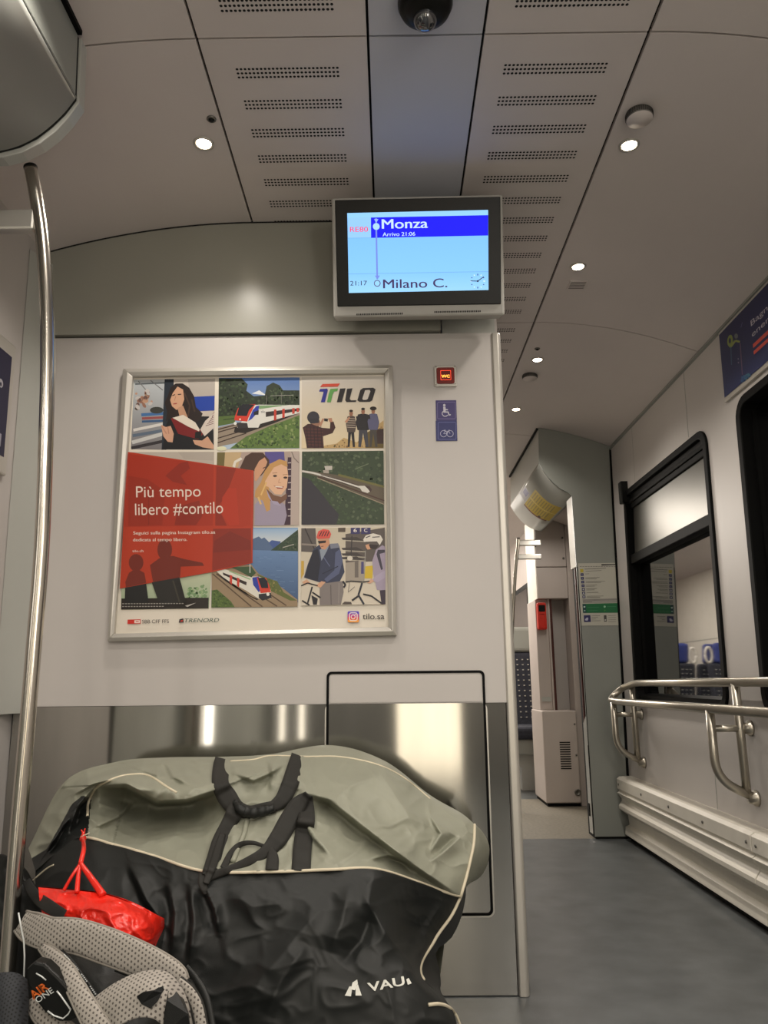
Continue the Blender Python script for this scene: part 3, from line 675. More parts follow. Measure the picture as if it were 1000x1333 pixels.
# 2 train on a green line
sx = lambda x, y: (350 + x * 0.3, 50 + y * 0.3)   # crop (280,480,400,600)
def s2(*p): return [sx(*q) for q in p]
a.poly(s2((42, 100), (918, 95), (915, 865), (30, 875)), (80, 116, 178), (178, 196, 214))
a.poly(s2((400, 270), (480, 235), (560, 290)), (222, 226, 230))
GR = [(34, 48, 30), (44, 60, 36), (54, 72, 44), (26, 36, 24), (70, 84, 60)]
t1 = s2((42, 105), (290, 105), (355, 170), (340, 240), (420, 300), (540, 290), (560, 190), (630, 150), (700, 180), (740, 235), (916, 235), (916, 420), (600, 400), (300, 420), (230, 520), (36, 530))
a.poly(t1, (38, 50, 34)); a.blobs(t1, 230, 2.5, 6.5, GR, 5)
a.poly(s2((36, 520), (230, 505), (215, 590), (34, 625)), (84, 106, 54)); a.line(s2((90, 555), (210, 540)), 3, (50, 66, 36))
a.poly(s2((34, 640), (230, 590), (918, 430), (918, 560), (300, 790), (28, 850)), (150, 136, 120))
g2 = s2((918, 505), (600, 620), (330, 740), (160, 868), (916, 862))
a.poly(g2, (92, 118, 58)); a.blobs(g2, 210, 2, 6, [(92, 120, 56), (110, 138, 66), (70, 96, 46), (58, 78, 46), (134, 150, 92)], 6)
for p in (((34, 660), (240, 605)), ((34, 690), (240, 632)), ((30, 755), (320, 668)), ((28, 805), (340, 700))): a.line(s2(*p), 3.2, (58, 40, 34))
a.line(s2((600, 295), (850, 288)), 1.2, (190, 190, 180)); a.line(s2((560, 290), (560, 390)), 1.5, (120, 120, 110)); a.line(s2((720, 260), (720, 380)), 1.5, (120, 120, 110))
a.poly(s2((205, 690), (215, 640), (918, 450), (918, 480), (620, 600), (330, 700)), (34, 26, 24))
a.poly(s2((320, 400), (480, 392), (918, 395), (918, 480), (490, 600), (470, 640), (240, 640), (300, 560)), (222, 220, 214))
a.poly(s2((470, 400), (640, 398), (800, 395), (480, 440)), (120, 156, 110))
a.poly(s2((215, 520), (250, 430), (300, 390), (440, 385), (420, 420), (360, 540), (350, 575), (210, 560)), (208, 60, 44))
a.poly(s2((380, 520), (410, 450), (450, 405), (480, 400), (470, 470), (400, 545), (360, 570)), (40, 60, 168))
a.poly(s2((235, 510), (260, 420), (300, 385), (430, 390), (370, 450), (345, 515)), (22, 24, 34))
a.poly(s2((550, 470), (918, 430), (918, 455), (552, 525)), (50, 40, 40)); a.poly(s2((420, 470), (475, 450), (472, 500), (420, 505)), (30, 30, 40))
for x, y, h_ in ((640, 445, 118), (730, 437, 98), (838, 430, 62), (885, 428, 46)): a.poly(s2((x, y), (x + 26, y - 2), (x + 26, y + h_ - 4), (x, y + h_)), (196, 62, 46))
a.poly(s2((230, 585), (350, 590), (360, 640), (250, 650)), (50, 46, 48)); a.ell(*sx(220, 595), 5, 5, (230, 230, 225)); a.ell(*sx(272, 550), 3, 3, (240, 220, 200)); a.text('tilo', *sx(498, 480), 14, (60, 60, 70))
a.ell(372, 310, 16, 7, (222, 222, 190))
# 3 friends photographed, with the logo
s3 = lambda *P: [(625 + x * 0.3, 50 + y * 0.3) for x, y in P]
a.poly(s3((25, 95), (918, 85), (912, 860), (22, 865)), (202, 196, 188), (222, 204, 168))
hill = s3((270, 835), (400, 815), (480, 750), (620, 800), (912, 560), (912, 862), (250, 862)); a.poly(hill, (190, 160, 110)); a.blobs(hill, 60, 1.5, 4, [(120, 90, 60), (160, 128, 84), (200, 170, 120), (96, 84, 52)], 8)
a.poly(s3((720, 700), (790, 660), (912, 650), (912, 860), (720, 860)), (104, 88, 48)); a.poly(s3((840, 660), (912, 655), (912, 815), (830, 815)), (60, 42, 40))
a.poly(s3((35, 640), (90, 600), (170, 600), (230, 640), (330, 650), (335, 575), (370, 575), (390, 640), (360, 700), (255, 735), (265, 862), (80, 862), (60, 740)), (62, 32, 34))
for k in range(6): a.line(s3((50 + k * 8, 655 + k * 34), (255, 660 + k * 34)), 2.2, (96, 48, 44)); 
for k in range(5): a.line(s3((80 + k * 38, 625), (90 + k * 38, 855)), 2, (40, 22, 26))
a.poly(s3((115, 590), (220, 560), (235, 620), (190, 625), (130, 600)), (150, 110, 90)); a.ell(*s3((150, 530))[0], 20, 20, (52, 50, 58)); a.poly(s3((90, 545), (215, 540), (210, 590), (120, 598)), (46, 44, 52))
a.poly(s3((210, 620), (250, 540), (270, 545), (235, 625)), (180, 132, 108)); a.poly(s3((310, 540), (350, 535), (360, 580), (325, 580)), (180, 132, 108)); a.poly(s3((268, 540), (310, 545), (306, 575), (268, 570)), (36, 34, 38))
def fig(x, top, w_, jacket, trousers, hair_, afro=False):
    a.poly(s3((x - w_*.55, 655), (x + w_*.55, 655), (x + w_*.75, 850), (x + w_*.35, 852), (x, 700), (x - w_*.3, 852), (x - w_*.65, 850)), trousers)
    a.poly(s3((x - w_, top + 150), (x - w_*.7, top + 70), (x, top + 58), (x + w_*.7, top + 70), (x + w_*1.05, top + 160), (x + w_*.75, top + 240), (x - w_*.75, top + 240)), jacket)
    a.ell(*s3((x, top + 38))[0], 6, 9, (150, 104, 82)); a.ell(*s3((x, top + (10 if not afro else 8)))[0], *( (6.2, 4.2) if not afro else (11, 6.5)), hair_)
fig(560, 450, 56, (84, 72, 66), (36, 34, 38), (46, 34, 28)); fig(690, 428, 80, (40, 38, 42), (66, 66, 74), (30, 26, 24)); fig(800, 425, 62, (92, 92, 122), (70, 66, 62), (34, 26, 22), True)
for k in range(5): a.line(s3((512, 540 + k * 24), (608, 545 + k * 24)), 1.6, (190, 176, 160))
a.poly(s3((612, 520), (760, 500), (770, 545), (620, 560)), (40, 38, 42)); a.poly(s3((490, 575), (540, 520), (550, 540), (510, 590)), (190, 140, 112))
# logo
K = (40, 36, 38)
a.poly(s3((225, 200), (250, 168), (440, 162), (415, 196)), (206, 78, 58)); a.poly(s3((212, 250), (225, 222), (300, 218), (308, 236), (275, 365), (232, 366), (262, 252)), (44, 46, 138))
a.poly(s3((335, 222), (418, 216), (410, 246), (375, 250), (360, 280), (340, 366), (298, 366), (318, 270)), (96, 156, 82))
a.poly(s3((440, 218), (500, 214), (460, 364), (405, 366)), K); a.poly(s3((515, 220), (575, 214), (545, 330), (560, 345), (618, 344), (612, 362), (510, 364), (496, 345)), K)
a.poly(s3((660, 232), (690, 212), (800, 208), (826, 226), (790, 345), (765, 361), (650, 362), (628, 345)), K); a.poly(s3((712, 236), (758, 232), (770, 246), (740, 330), (722, 340), (690, 340), (682, 328)), (204, 197, 188))
# 4 / 7 dark pictures under the red panel
a.poly([(70, 322), (348, 321), (344, 560), (60, 566)], (186, 176, 164)); a.poly([(230, 322), (345, 321), (345, 350), (250, 345)], (176, 166, 156))
a.poly([(46, 690), (340, 690), (330, 830), (45, 834)], (196, 200, 172), (150, 170, 140)); a.blobs([(255, 760), (330, 745), (328, 805), (255, 805)], 40, 3, 8, [(120, 150, 108), (150, 172, 130), (100, 132, 92)], 9)
a.poly([(46, 798), (330, 795), (329, 830), (45, 834)], (40, 34, 30))
# 5 mother and girl
s5 = lambda *P: [(350 + x * 0.3, 300 + y * 0.3) for x, y in P]
a.poly(s5((25, 75), (915, 65), (910, 865), (420, 872), (420, 270), (20, 215)), (176, 156, 146)); a.poly(s5((25, 75), (110, 75), (110, 235), (22, 215)), (110, 100, 60)); a.poly(s5((110, 75), (290, 74), (250, 240), (100, 232)), (196, 170, 130)); a.poly(s5((190, 230), (210, 170), (280, 130), (300, 150), (230, 190), (220, 240)), (226, 220, 208))
a.poly(s5((540, 70), (750, 68), (760, 190), (560, 200)), (88, 80, 146)); a.poly(s5((820, 68), (914, 66), (908, 865), (800, 866)), (184, 168, 160)); a.line(s5((832, 68), (860, 140), (910, 190)), 3, (120, 108, 100))
a.poly(s5((790, 130), (830, 130), (820, 862), (750, 864)), (62, 40, 56))
for k in range(9): a.line(s5((792, 190 + k * 72), (826, 188 + k * 72)), 3.2, (190, 176, 176))
a.poly(s5((270, 250), (330, 120), (400, 78), (520, 80), (590, 160), (590, 230), (500, 330), (430, 360), (430, 280)), (74, 50, 40)); a.poly(s5((430, 260), (480, 170), (540, 130), (570, 180), (540, 260), (490, 330), (450, 390), (430, 380)), (206, 154, 122)); a.line(s5((520, 250), (550, 235)), 3, (90, 60, 50))
a.poly(s5((432, 640), (500, 580), (600, 560), (760, 640), (780, 760), (750, 866), (430, 870)), (158, 148, 168)); a.poly(s5((432, 560), (440, 490), (500, 400), (540, 280), (600, 200), (700, 150), (780, 175), (790, 230), (720, 220), (640, 260), (570, 360), (600, 560), (600, 700), (560, 720), (520, 600)), (196, 150, 92))
a.poly(s5((580, 330), (640, 240), (720, 205), (785, 240), (795, 330), (780, 460), (720, 535), (650, 530), (580, 450), (545, 440), (545, 390)), (224, 180, 148))
for x, y in ((652, 332), (765, 350)): a.ell(*s5((x, y))[0], 6.5, 3.6, (64, 46, 40)); a.line(s5((x - 28, y - 30), (x + 24, y - 34)), 1.6, (150, 106, 76))
a.poly(s5((635, 435), (690, 450), (748, 445), (735, 470), (680, 470)), (150, 60, 56)); a.line(s5((655, 448), (735, 455)), 3, (240, 232, 222)); a.line(s5((700, 360), (690, 405), (715, 408)), 1.6, (190, 136, 108))
a.poly(s5((560, 470), (640, 540), (720, 560), (780, 520), (780, 580), (700, 640), (600, 600)), (120, 84, 66)); a.poly(s5((560, 480), (620, 600), (680, 610), (720, 660), (640, 640), (580, 560)), (170, 160, 184))
a.line(s5((470, 560), (500, 640)), 6, (222, 186, 120)); a.line(s5((560, 400), (500, 540)), 5, (222, 182, 116))
# 6 train above the lake
s6 = lambda *P: [(625 + x * 0.3, 300 + y * 0.3) for x, y in P]
c = s6((28, 68), (912, 58), (918, 855), (22, 860)); a.poly(c, (56, 70, 50)); a.blobs(c, 420, 2, 6.5, [(52, 68, 46), (66, 84, 56), (78, 94, 66), (44, 58, 42), (88, 100, 76)], 11)
a.poly(s6((30, 340), (110, 370), (240, 520), (330, 640), (430, 750), (400, 858), (22, 860)), (52, 50, 58)); 
a.poly(s6((400, 320), (916, 455), (918, 640), (200, 340), (28, 290), (28, 268)), (96, 86, 72)); a.line(s6((200, 340), (918, 600)), 4, (74, 50, 42)); a.line(s6((190, 352), (918, 640)), 3, (150, 136, 116)); a.line(s6((420, 320), (916, 450)), 7, (110, 106, 60))
a.line(s6((28, 280), (150, 300), (450, 385), (640, 450), (740, 500)), 6, (210, 206, 198)); a.line(s6((230, 318), (450, 378), (680, 448)), 2.2, (60, 42, 38)); a.line(s6((230, 335), (450, 402), (660, 470)), 2.2, (60, 42, 38)); a.poly(s6((640, 440), (720, 440), (780, 490), (740, 518), (680, 500)), (214, 210, 202)); a.poly(s6((700, 432), (760, 445), (785, 480), (770, 510), (740, 470)), (70, 52, 50))
a.poly(s6((270, 225), (355, 222), (355, 268), (280, 268)), (190, 184, 176)); a.poly(s6((255, 270), (320, 268), (320, 305), (262, 300)), (170, 160, 150)); a.line(s6((600, 260), (750, 200)), 2.5, (110, 120, 96))
# 8 train by the lake
s8 = lambda *P: [(325 + x * 0.3, 550 + y * 0.3) for x, y in P]
a.poly(s8((60, 60), (985, 60), (980, 915), (45, 925)), (128, 160, 196), (70, 100, 140)); a.poly(s8((60, 75), (985, 72), (985, 220), (500, 220), (60, 220)), (150, 180, 212), (206, 212, 214))
a.poly(s8((400, 300), (500, 180), (560, 155), (590, 180), (620, 165), (680, 225), (790, 205), (800, 310), (500, 320)), (86, 108, 142)); a.poly(s8((670, 220), (700, 195), (800, 210), (720, 290)), (70, 92, 150))
a.poly(s8((690, 305), (830, 200), (985, 80), (985, 320), (700, 318)), (52, 70, 54)); a.blobs(s8((720, 300), (840, 205), (985, 95), (985, 312)), 60, 1.5, 4, [(44, 60, 46), (64, 82, 60), (80, 92, 72)], 13)
a.line(s8((820, 275), (880, 258), (940, 240)), 2.4, (180, 176, 166)); a.poly(s8((400, 300), (985, 315), (985, 870), (500, 700)), (104, 134, 176), (64, 88, 124))
for k in range(46):
    rr = random.Random(k); x = rr.uniform(520, 930); y = rr.uniform(330, 780); a.line(s8((x, y), (x + rr.uniform(20, 60), y + 2)), 1.0, rr.choice([(124, 154, 192), (80, 108, 150), (92, 120, 160)]))
a.poly(s8((300, 470), (480, 460), (560, 560), (720, 640), (980, 840), (980, 915), (50, 925), (50, 540), (90, 500)), (150, 130, 104)); bank = s8((540, 560), (640, 600), (760, 640), (830, 760), (975, 850), (900, 850), (640, 720)); a.poly(bank, (96, 104, 56)); a.blobs(bank, 30, 1.5, 4, [(80, 92, 48), (120, 120, 66), (150, 136, 84)], 14)
g8 = s8((50, 740), (110, 730), (260, 860), (300, 922), (46, 925)); a.poly(g8, (84, 104, 54)); a.blobs(g8, 60, 2, 4, [(72, 92, 46), (100, 120, 62), (60, 78, 42)], 15)
for p in (((60, 560), (480, 915)), ((100, 560), (600, 915)), ((330, 640), (760, 912)), ((560, 700), (860, 905))): a.line(s8(*p), 4, (92, 74, 58))
a.poly(s8((90, 520), (180, 505), (430, 590), (560, 590), (640, 620), (690, 740), (690, 830), (560, 830), (420, 740), (200, 620)), (220, 216, 204)); a.poly(s8((90, 540), (200, 640), (420, 760), (470, 800), (560, 835), (540, 845), (400, 770)), (40, 32, 30)); a.poly(s8((250, 490), (480, 480), (530, 550), (480, 600), (330, 520)), (60, 84, 56)); a.line(s8((240, 530), (470, 620)), 4, (150, 180, 136)); a.line(s8((465, 450), (465, 550)), 3, (200, 200, 196))
a.poly(s8((490, 600), (560, 590), (580, 640), (600, 720), (560, 760), (500, 680)), (46, 62, 158)); a.poly(s8((540, 600), (640, 605), (680, 700), (690, 760), (580, 770)), (204, 62, 44)); a.poly(s8((550, 605), (620, 600), (655, 640), (665, 715), (590, 715)), (26, 28, 40)); a.poly(s8((560, 780), (690, 765), (700, 820), (600, 850), (560, 820)), (40, 40, 46)); a.ell(*s8((660, 780))[0], 5, 6, (230, 228, 220))
a.poly(s8((170, 545), (430, 650), (425, 685), (175, 570)), (52, 40, 38))
for x, y in ((262, 570), (340, 600)): a.poly(s8((x - 14, y), (x + 12, y + 10), (x + 8, y + 110), (x - 16, y + 84)), (198, 62, 46))
# 9 cyclists in a station
s9 = lambda *P: [(625 + x * 0.3, 550 + y * 0.3) for x, y in P]
a.poly(s9((20, 66), (925, 56), (932, 890), (20, 905)), (196, 186, 166), (210, 200, 184)); a.poly(s9((22, 66), (175, 66), (190, 330), (20, 320)), (92, 86, 84)); a.poly(s9((500, 130), (925, 60), (928, 420), (500, 440)), (92, 84, 80)); a.line(s9((60, 66), (180, 330)), 4, (56, 50, 50)); a.line(s9((24, 240), (190, 250)), 6, (140, 130, 122))
for y in (170, 280, 340, 380): a.poly(s9((455, y), (620, y - 8), (700, y + 30), (470, y + 22)), (66, 60, 58)); a.line(s9((500, y + 30), (720, y + 42)), 3, (176, 168, 152))
a.line(s9((570, 150), (560, 370)), 3.5, (56, 52, 54)); a.ell(*s9((548, 392))[0], 9, 8, (214, 206, 192)); a.poly(s9((420, 62), (500, 60), (498, 108), (420, 108)), (84, 72, 62))
for x, tx in ((556, '6'), (670, 'C')): a.poly(s9((x, 62), (x + 102, 61), (x + 100, 128), (x, 130)), (58, 54, 100)); a.text(tx, *s9((x + 32, 108))[0], 10, (226, 220, 214), h=12, bold=0.03)
a.poly(s9((500, 440), (700, 420), (700, 640), (500, 640)), (160, 150, 138)); a.poly(s9((600, 420), (640, 415), (640, 600), (600, 600)), (110, 102, 96)); a.poly(s9((670, 430), (698, 428), (698, 560), (668, 560)), (74, 72, 120)); a.line(s9((716, 310), (700, 640)), 2.5, (150, 146, 140)); a.poly(s9((715, 480), (800, 470), (790, 610), (705, 610)), (206, 176, 50)); a.poly(s9((20, 420), (50, 420), (50, 560), (18, 620)), (196, 160, 70))
a.poly(s9((220, 650), (470, 640), (480, 760), (450, 895), (220, 900)), (128, 120, 118)); a.line(s9((340, 680), (345, 895)), 3, (96, 90, 88)); a.line(s9((430, 660), (425, 880)), 2, (150, 142, 138))
a.poly(s9((150, 300), (220, 240), (420, 235), (450, 320), (490, 540), (440, 640), (300, 660), (210, 650), (110, 620), (50, 600), (90, 460), (130, 360)), (52, 58, 82)); a.poly(s9((150, 310), (200, 290), (230, 440), (200, 640), (60, 600), (100, 450)), (34, 36, 50)); a.poly(s9((390, 330), (440, 290), (470, 420), (430, 560), (300, 650), (270, 620), (380, 520)), (84, 92, 124))
a.line(s9((230, 330), (330, 480)), 3, (90, 98, 130)); a.line(s9((250, 560), (420, 480)), 3, (36, 40, 60)); a.poly(s9((330, 235), (420, 230), (440, 275), (340, 290)), (120, 124, 140)); a.poly(s9((220, 300), (260, 280), (320, 260), (300, 310), (240, 420)), (140, 150, 164))
a.poly(s9((205, 190), (320, 180), (330, 240), (280, 300), (240, 290), (215, 240)), (200, 146, 114)); a.poly(s9((200, 205), (290, 200), (285, 225), (210, 235)), (40, 34, 34)); a.line(s9((235, 265), (262, 262)), 2.5, (120, 80, 66))
a.poly(s9((185, 165), (205, 100), (260, 75), (320, 85), (345, 130), (330, 175), (200, 185)), (214, 86, 76))
for k in range(4): a.line(s9((215 + k * 28, 155), (245 + k * 26, 100)), 3, (60, 40, 44))
a.poly(s9((170, 690), (240, 640), (285, 650), (230, 710)), (206, 160, 130)); a.poly(s9((30, 650), (80, 620), (120, 660), (60, 680)), (206, 160, 130))
a.line(s9((20, 690), (90, 660), (200, 690)), 4, (30, 28, 32)); a.line(s9((140, 700), (90, 880)), 5, (32, 30, 36)); a.line(s9((140, 760), (230, 820)), 5, (32, 30, 36)); a.loop(*s9((60, 900))[0], 22, 26, 2, (50, 46, 46), 16) if False else None
a.line(s9((30, 850), (110, 900)), 5, (32, 30, 36)); a.poly(s9((130, 790), (200, 830), (190, 895), (150, 895)), (36, 34, 40))
a.poly(s9((830, 300), (900, 250), (930, 270), (932, 740), (840, 735), (800, 560), (790, 420)), (160, 148, 168)); a.poly(s9((850, 300), (925, 300), (928, 330), (870, 345), (905, 510), (885, 520), (835, 350)), (60, 56, 70)); a.poly(s9((780, 640), (830, 580), (932, 520), (932, 600), (850, 650)), (170, 158, 180)); a.poly(s9((870, 740), (932, 735), (932, 890), (890, 890)), (56, 46, 62))
a.poly(s9((715, 250), (760, 235), (790, 290), (740, 300), (725, 280)), (206, 156, 124)); a.poly(s9((750, 240), (860, 250), (830, 290), (770, 290)), (50, 40, 40)); a.poly(s9((692, 190), (720, 145), (800, 122), (880, 145), (905, 190), (870, 250), (840, 210), (700, 215)), (220, 214, 204)); a.line(s9((720, 170), (770, 150)), 3, (70, 66, 66)); a.line(s9((790, 165), (870, 160)), 3, (70, 66, 66))
a.poly(s9((735, 660), (780, 610), (810, 640), (770, 665)), (206, 160, 134))
a.line(s9((500, 650), (560, 640), (690, 650), (760, 640)), 4, (34, 32, 36)); a.line(s9((680, 660), (640, 790), (700, 890)), 6, (40, 44, 58)); a.line(s9((690, 780), (780, 800), (890, 880)), 5, (32, 30, 36)); a.line(s9((640, 800), (570, 850)), 6, (36, 36, 44)); a.line(s9((545, 640), (530, 760), (600, 700)), 1.4, (90, 86, 86)); a.line(s9((470, 640), (500, 680), (480, 710)), 6, (34, 34, 46)); a.poly(s9((460, 890), (490, 862), (560, 865), (570, 890)), (80, 70, 66))
# red panel over the left pictures, darker where pictures show through
RP = [(67, 322), (477, 383), (473, 683), (340, 713), (42, 766)]
a.poly(RP, (178, 58, 34))
a.poly([(66, 328), (347, 366), (344, 562), (56, 566)], (164, 50, 30)); a.poly([(352, 366), (470, 384), (466, 560), (440, 566), (352, 562)], (170, 54, 32)); a.poly([(345, 572), (468, 570), (470, 682), (342, 708)], (140, 46, 32))
a.poly([(356, 370), (420, 376), (400, 430), (384, 470), (360, 500), (390, 562), (352, 562)], (142, 44, 28)); a.poly([(375, 470), (395, 440), (420, 440), (430, 560), (398, 562), (372, 520)], (180, 56, 34))
a.poly([(190, 400), (235, 360), (262, 352), (270, 376), (240, 400), (260, 430), (215, 420)], (142, 44, 30)); a.poly([(70, 400), (130, 410), (190, 450), (180, 560), (70, 564)], (150, 46, 28)); a.poly([(230, 500), (300, 480), (310, 530), (290, 560), (220, 560)], (140, 44, 30)); a.line([(136, 470), (136, 560)], 3, (132, 42, 28))
a.poly([(350, 610), (400, 580), (466, 610), (468, 640), (345, 650)], (126, 42, 32))
DK = (112, 40, 28)
a.ell(188, 640, 24, 34, DK); a.poly([(140, 690), (170, 668), (215, 660), (250, 670), (310, 682), (316, 692), (240, 695), (238, 730), (150, 745)], DK); a.ell(95, 682, 24, 28, DK); a.poly([(60, 745), (72, 715), (95, 700), (122, 715), (128, 748), (62, 762)], DK)
a.poly([(146, 746), (236, 730), (258, 812), (170, 815)], (36, 34, 32)); a.poly([(60, 763), (128, 750), (136, 812), (58, 815)], (24, 24, 24)); a.line([(215, 740), (236, 810)], 5, (60, 56, 48))
a.poly([(254, 822), (290, 812), (262, 826)], (180, 176, 170))
WT = (232, 212, 200)
a.text('Più tempo', 95, 470, 210, WT, h=38, rot=-0.014); a.text('libero #contilo', 92, 528, 286, WT, h=40, rot=-0.022)
a.text('Seguici sulla pagina Instagram tilo.sa', 86, 591, 266, WT, h=11, bold=0.012, rot=-0.012); a.text('dedicata al tempo libero.', 85, 613, 176, WT, h=11, bold=0.012, rot=-0.008); a.text('tilo.ch', 83, 648, 36, WT, h=8, rot=-0.01)
for y, x1 in ((817, 250), (826, 185)):
    for k in range(22):
        x = 50 + k * 9.2
        if x < x1: a.rect(x, y - 3 - (x - 50) * 0.004, x + 6.5, y - (x - 50) * 0.004, (150, 146, 140))
# footer marks
a.poly([(68, 867), (110, 866), (110, 880), (67, 881)], (200, 50, 40)); a.poly([(90, 869), (108, 868.6), (108, 878), (90, 878.4)], (236, 220, 210)); a.poly([(94, 872.5), (104, 872.3), (104, 874.8), (94, 875)], (200, 50, 40)); a.text('SBB CFF FFS', 115, 879, 87, (70, 60, 58), h=12, rot=-0.014)
a.poly([(236, 866), (249, 863), (250, 876), (234, 877)], (60, 56, 58)); a.poly([(240, 870), (247, 868), (247, 873), (239, 874)], (206, 60, 46)); a.text('TRENORD', 253, 876, 112, (66, 92, 84), h=13, rot=-0.014, shear=0.25)
for k, cc in enumerate(((92, 70, 190), (190, 60, 150), (224, 80, 80), (240, 160, 70))):
    r = 19 - k * 0.0
    a.poly([(x, y) for x, y in [(801 + (q[0]) , 858 + q[1]) for q in rrect(-19, -18 + k * 9.0, 18, 18, 4 if k < 3 else 4)]], cc)
a.line([(x, y) for x, y in [(801 + q[0], 858 + q[1]) for q in rrect(-13, -13, 12, 12, 6)] + [(813, 864)]], 3, (240, 226, 220)); a.loop(800, 858, 6.5, 6.5, 3, (240, 226, 220)); a.ell(807, 850, 2, 2, (240, 226, 220))
a.text('tilo.sa', 831, 866, 70, (50, 44, 42), h=20, bold=0.008, rot=-0.01)
a.build('printed_sheet', M_PRINT, pt)['label'] = 'printed sheet with photos, red panel and logos'

# ---- WC sign and two stickers on the wall ahead
s4 = lambda x, y, Y: at(540 + x * 0.18, 420 + y * 0.18, Y)
wc = thing('wc_indicator', 'small square WC indicator glowing red and orange above the stickers', 'indicator light', (0.17, YP, 1.66))
def plate(mb, c, y0, y1, r, k=5):
    a_ = s4(c[0], c[3], y0); b_ = s4(c[2], c[1], y0)
    mb.prism([(x, y0, z) for x, z in rrect(a_.x, a_.z, b_.x, b_.z, r, k)], (0, y1 - y0, 0))
m = MB(); plate(m, (143, 310, 302, 462), YP - 0.006, YP, 0.004); m.build('faceplate', M_ALUW, wc, bevel=0.0015)
m = MB(); plate(m, (160, 322, 286, 440), YP - 0.010, YP - 0.006, 0.006); m.build('lens', M_WCOFF, wc, bevel=0.001)
for x, y in ((154, 320), (290, 316), (154, 450), (292, 442)):
    p = s4(x, y, YP - 0.006); m = MB(); m.lathe(p, [(0.0017, 0), (0.0017, -0.001), (0, -0.0012)], axis='y', seg=10); m.build('screw', M_SCREW, wc)
a_ = s4(188, 415, 0 + YP - 0.0102); b_ = s4(261, 345, YP - 0.0102)
m = MB(); m.ring([(x, YP - 0.0106, z) for x, z in rrect(a_.x, a_.z, b_.x, b_.z, 0.0004, 2)], [(x, YP - 0.0106, z) for x, z in rrect(a_.x + .001, a_.z + .001, b_.x - .001, b_.z - .001, 0.0002, 2)], (0, 0.0006, 0)); m.build('lit_border', M_WCRIM, wc)
vs, fs = textgeo('WC', 0.03); x0 = min(v[0] for v in vs); x1 = max(v[0] for v in vs); q = s4(193, 397, YP - 0.0108); wq = s4(252, 397, YP).x - q.x
m = MB(); m.add([(q.x + (vx - x0) / (x1 - x0) * wq, q.y, q.z + vy / (x1 - x0) * wq * 0.85) for vx, vy in vs], fs); m.build('lit_letters', M_WCON, wc)
def sticker(name, label, y0, base_, draw):
    t = thing(name, label, 'sticker', (0.17, YP, 1.5))
    m = MB(); c0 = s4(152, y0, YP - 0.0015); c1 = s4(305 if y0 < 700 else 309, y0 + 145, YP - 0.0015)
    m.prism([(x, YP - 0.0015, z) for x, z in rrect(c0.x, c1.z, c1.x, c0.z, 0.0008, 2)], (0, 0.0015, 0)); m.build('backing', mat('sticker_' + name, base_, 0.45, noise_s=20, noise_a=0.04), t)
    a = Art(lambda x, y, l: s4(x, y, YP - 0.0016) + Vector((0, -l, 0))); draw(a); a.build('pictogram', M_PRINT, t)
def d1_(a):
    W_ = (196, 194, 204); a.line([(x, y) for x, y in [(228 + q[0], 635 + q[1]) for q in rrect(-63, -60, 67, 60, 8)] + [(295, 687)]], 3, (128, 120, 160))
    a.ell(214, 597, 9, 9, W_); a.poly([(206, 608), (222, 608), (224, 625), (240, 626), (240, 634), (224, 634), (224, 642), (244, 642), (252, 664), (260, 662), (262, 669), (247, 673), (238, 651), (208, 651)], W_)
    a.line([(207 + 0, 640), (198, 652), (200, 666), (212, 677), (228, 677), (240, 668)], 6, W_)
def d2_(a):
    W_ = (176, 176, 200); a.line([(x, y) for x, y in [(232 + q[0], 782 + q[1]) for q in rrect(-63, -62, 67, 62, 8)] + [(299, 836)]], 3, (110, 114, 166))
    a.loop(209, 803, 23, 23, 4, W_); a.loop(256, 803, 23, 23, 4, W_); a.line([(209, 803), (220, 785), (245, 785), (234, 803), (209, 803)], 3.5, W_); a.line([(256, 803), (244, 779), (252, 776)], 3.5, W_); a.line([(222, 787), (217, 779)], 3.5, W_); a.line([(211, 778), (224, 778)], 4, W_)
sticker('wheelchair_sticker', 'purple-blue square wheelchair sticker below the WC indicator', 562, (62, 54, 106), d1_)
sticker('bicycle_sticker', 'dark blue square bicycle sticker, lowest of the column under the WC indicator', 709, (44, 48, 102), d2_)

# ---- ceiling lights and sensors
LAB = ['recessed ceiling downlight beside the round perforated sensor, nearest of the right row', 'recessed downlight in front of the small rectangular vent, second of the right row', 'recessed downlight between a tiny button and a half-round speaker, third of the right row', 'recessed downlight furthest along the right row, above the door pillar', 'lone recessed downlight left of the information screen']
for (x, y), lb in zip(DN_VISIBLE, LAB):
    z = ceil_z(x); t = thing('ceiling_downlight', lb, 'ceiling light', (x, y, z), 'recessed ceiling downlights')
    m = MB(); m.lathe((x, y, z), [(0.027, 0.001), (0.027, -0.003), (0.021, -0.004), (0.0195, -0.001)], seg=32); m.build('trim_ring', M_ALUW, t)
    m = MB(); m.lathe((x, y, z), [(0.0195, -0.001), (0.019, -0.0028), (0, -0.0035)], seg=32); m.build('lens', M_LAMP, t)
def roundel(name, label, x, y, r, cat):
    z = ceil_z(x); t = thing(name, label, cat, (x, y, z))
    m = MB(); m.lathe((x, y, z), [(r, 0.001), (r, -0.016), (r * 0.97, -0.018)], seg=40); g = m.build('rim', mat('sensor_grey', (104, 101, 97), 0.5, noise_s=50, noise_a=0.1), t)
    m = MB(); m.lathe((x, y, z), [(r * 0.985, -0.016), (r * 0.97, -0.0185), (0, -0.0195)], seg=40); m.build('face', M_CEIL, t)
    m = MB()
    for k in range(40):
        for j in range(3):
            a_ = 2 * math.pi * k / 40; m.box((x + r*math.cos(a_) - .0012, y + r*math.sin(a_) - .0012, z - .005 - j*.0045), (x + r*math.cos(a_) + .0012, y + r*math.sin(a_) + .0012, z - .003 - j*.0045))
    m.build('perforation', M_GAP, g)
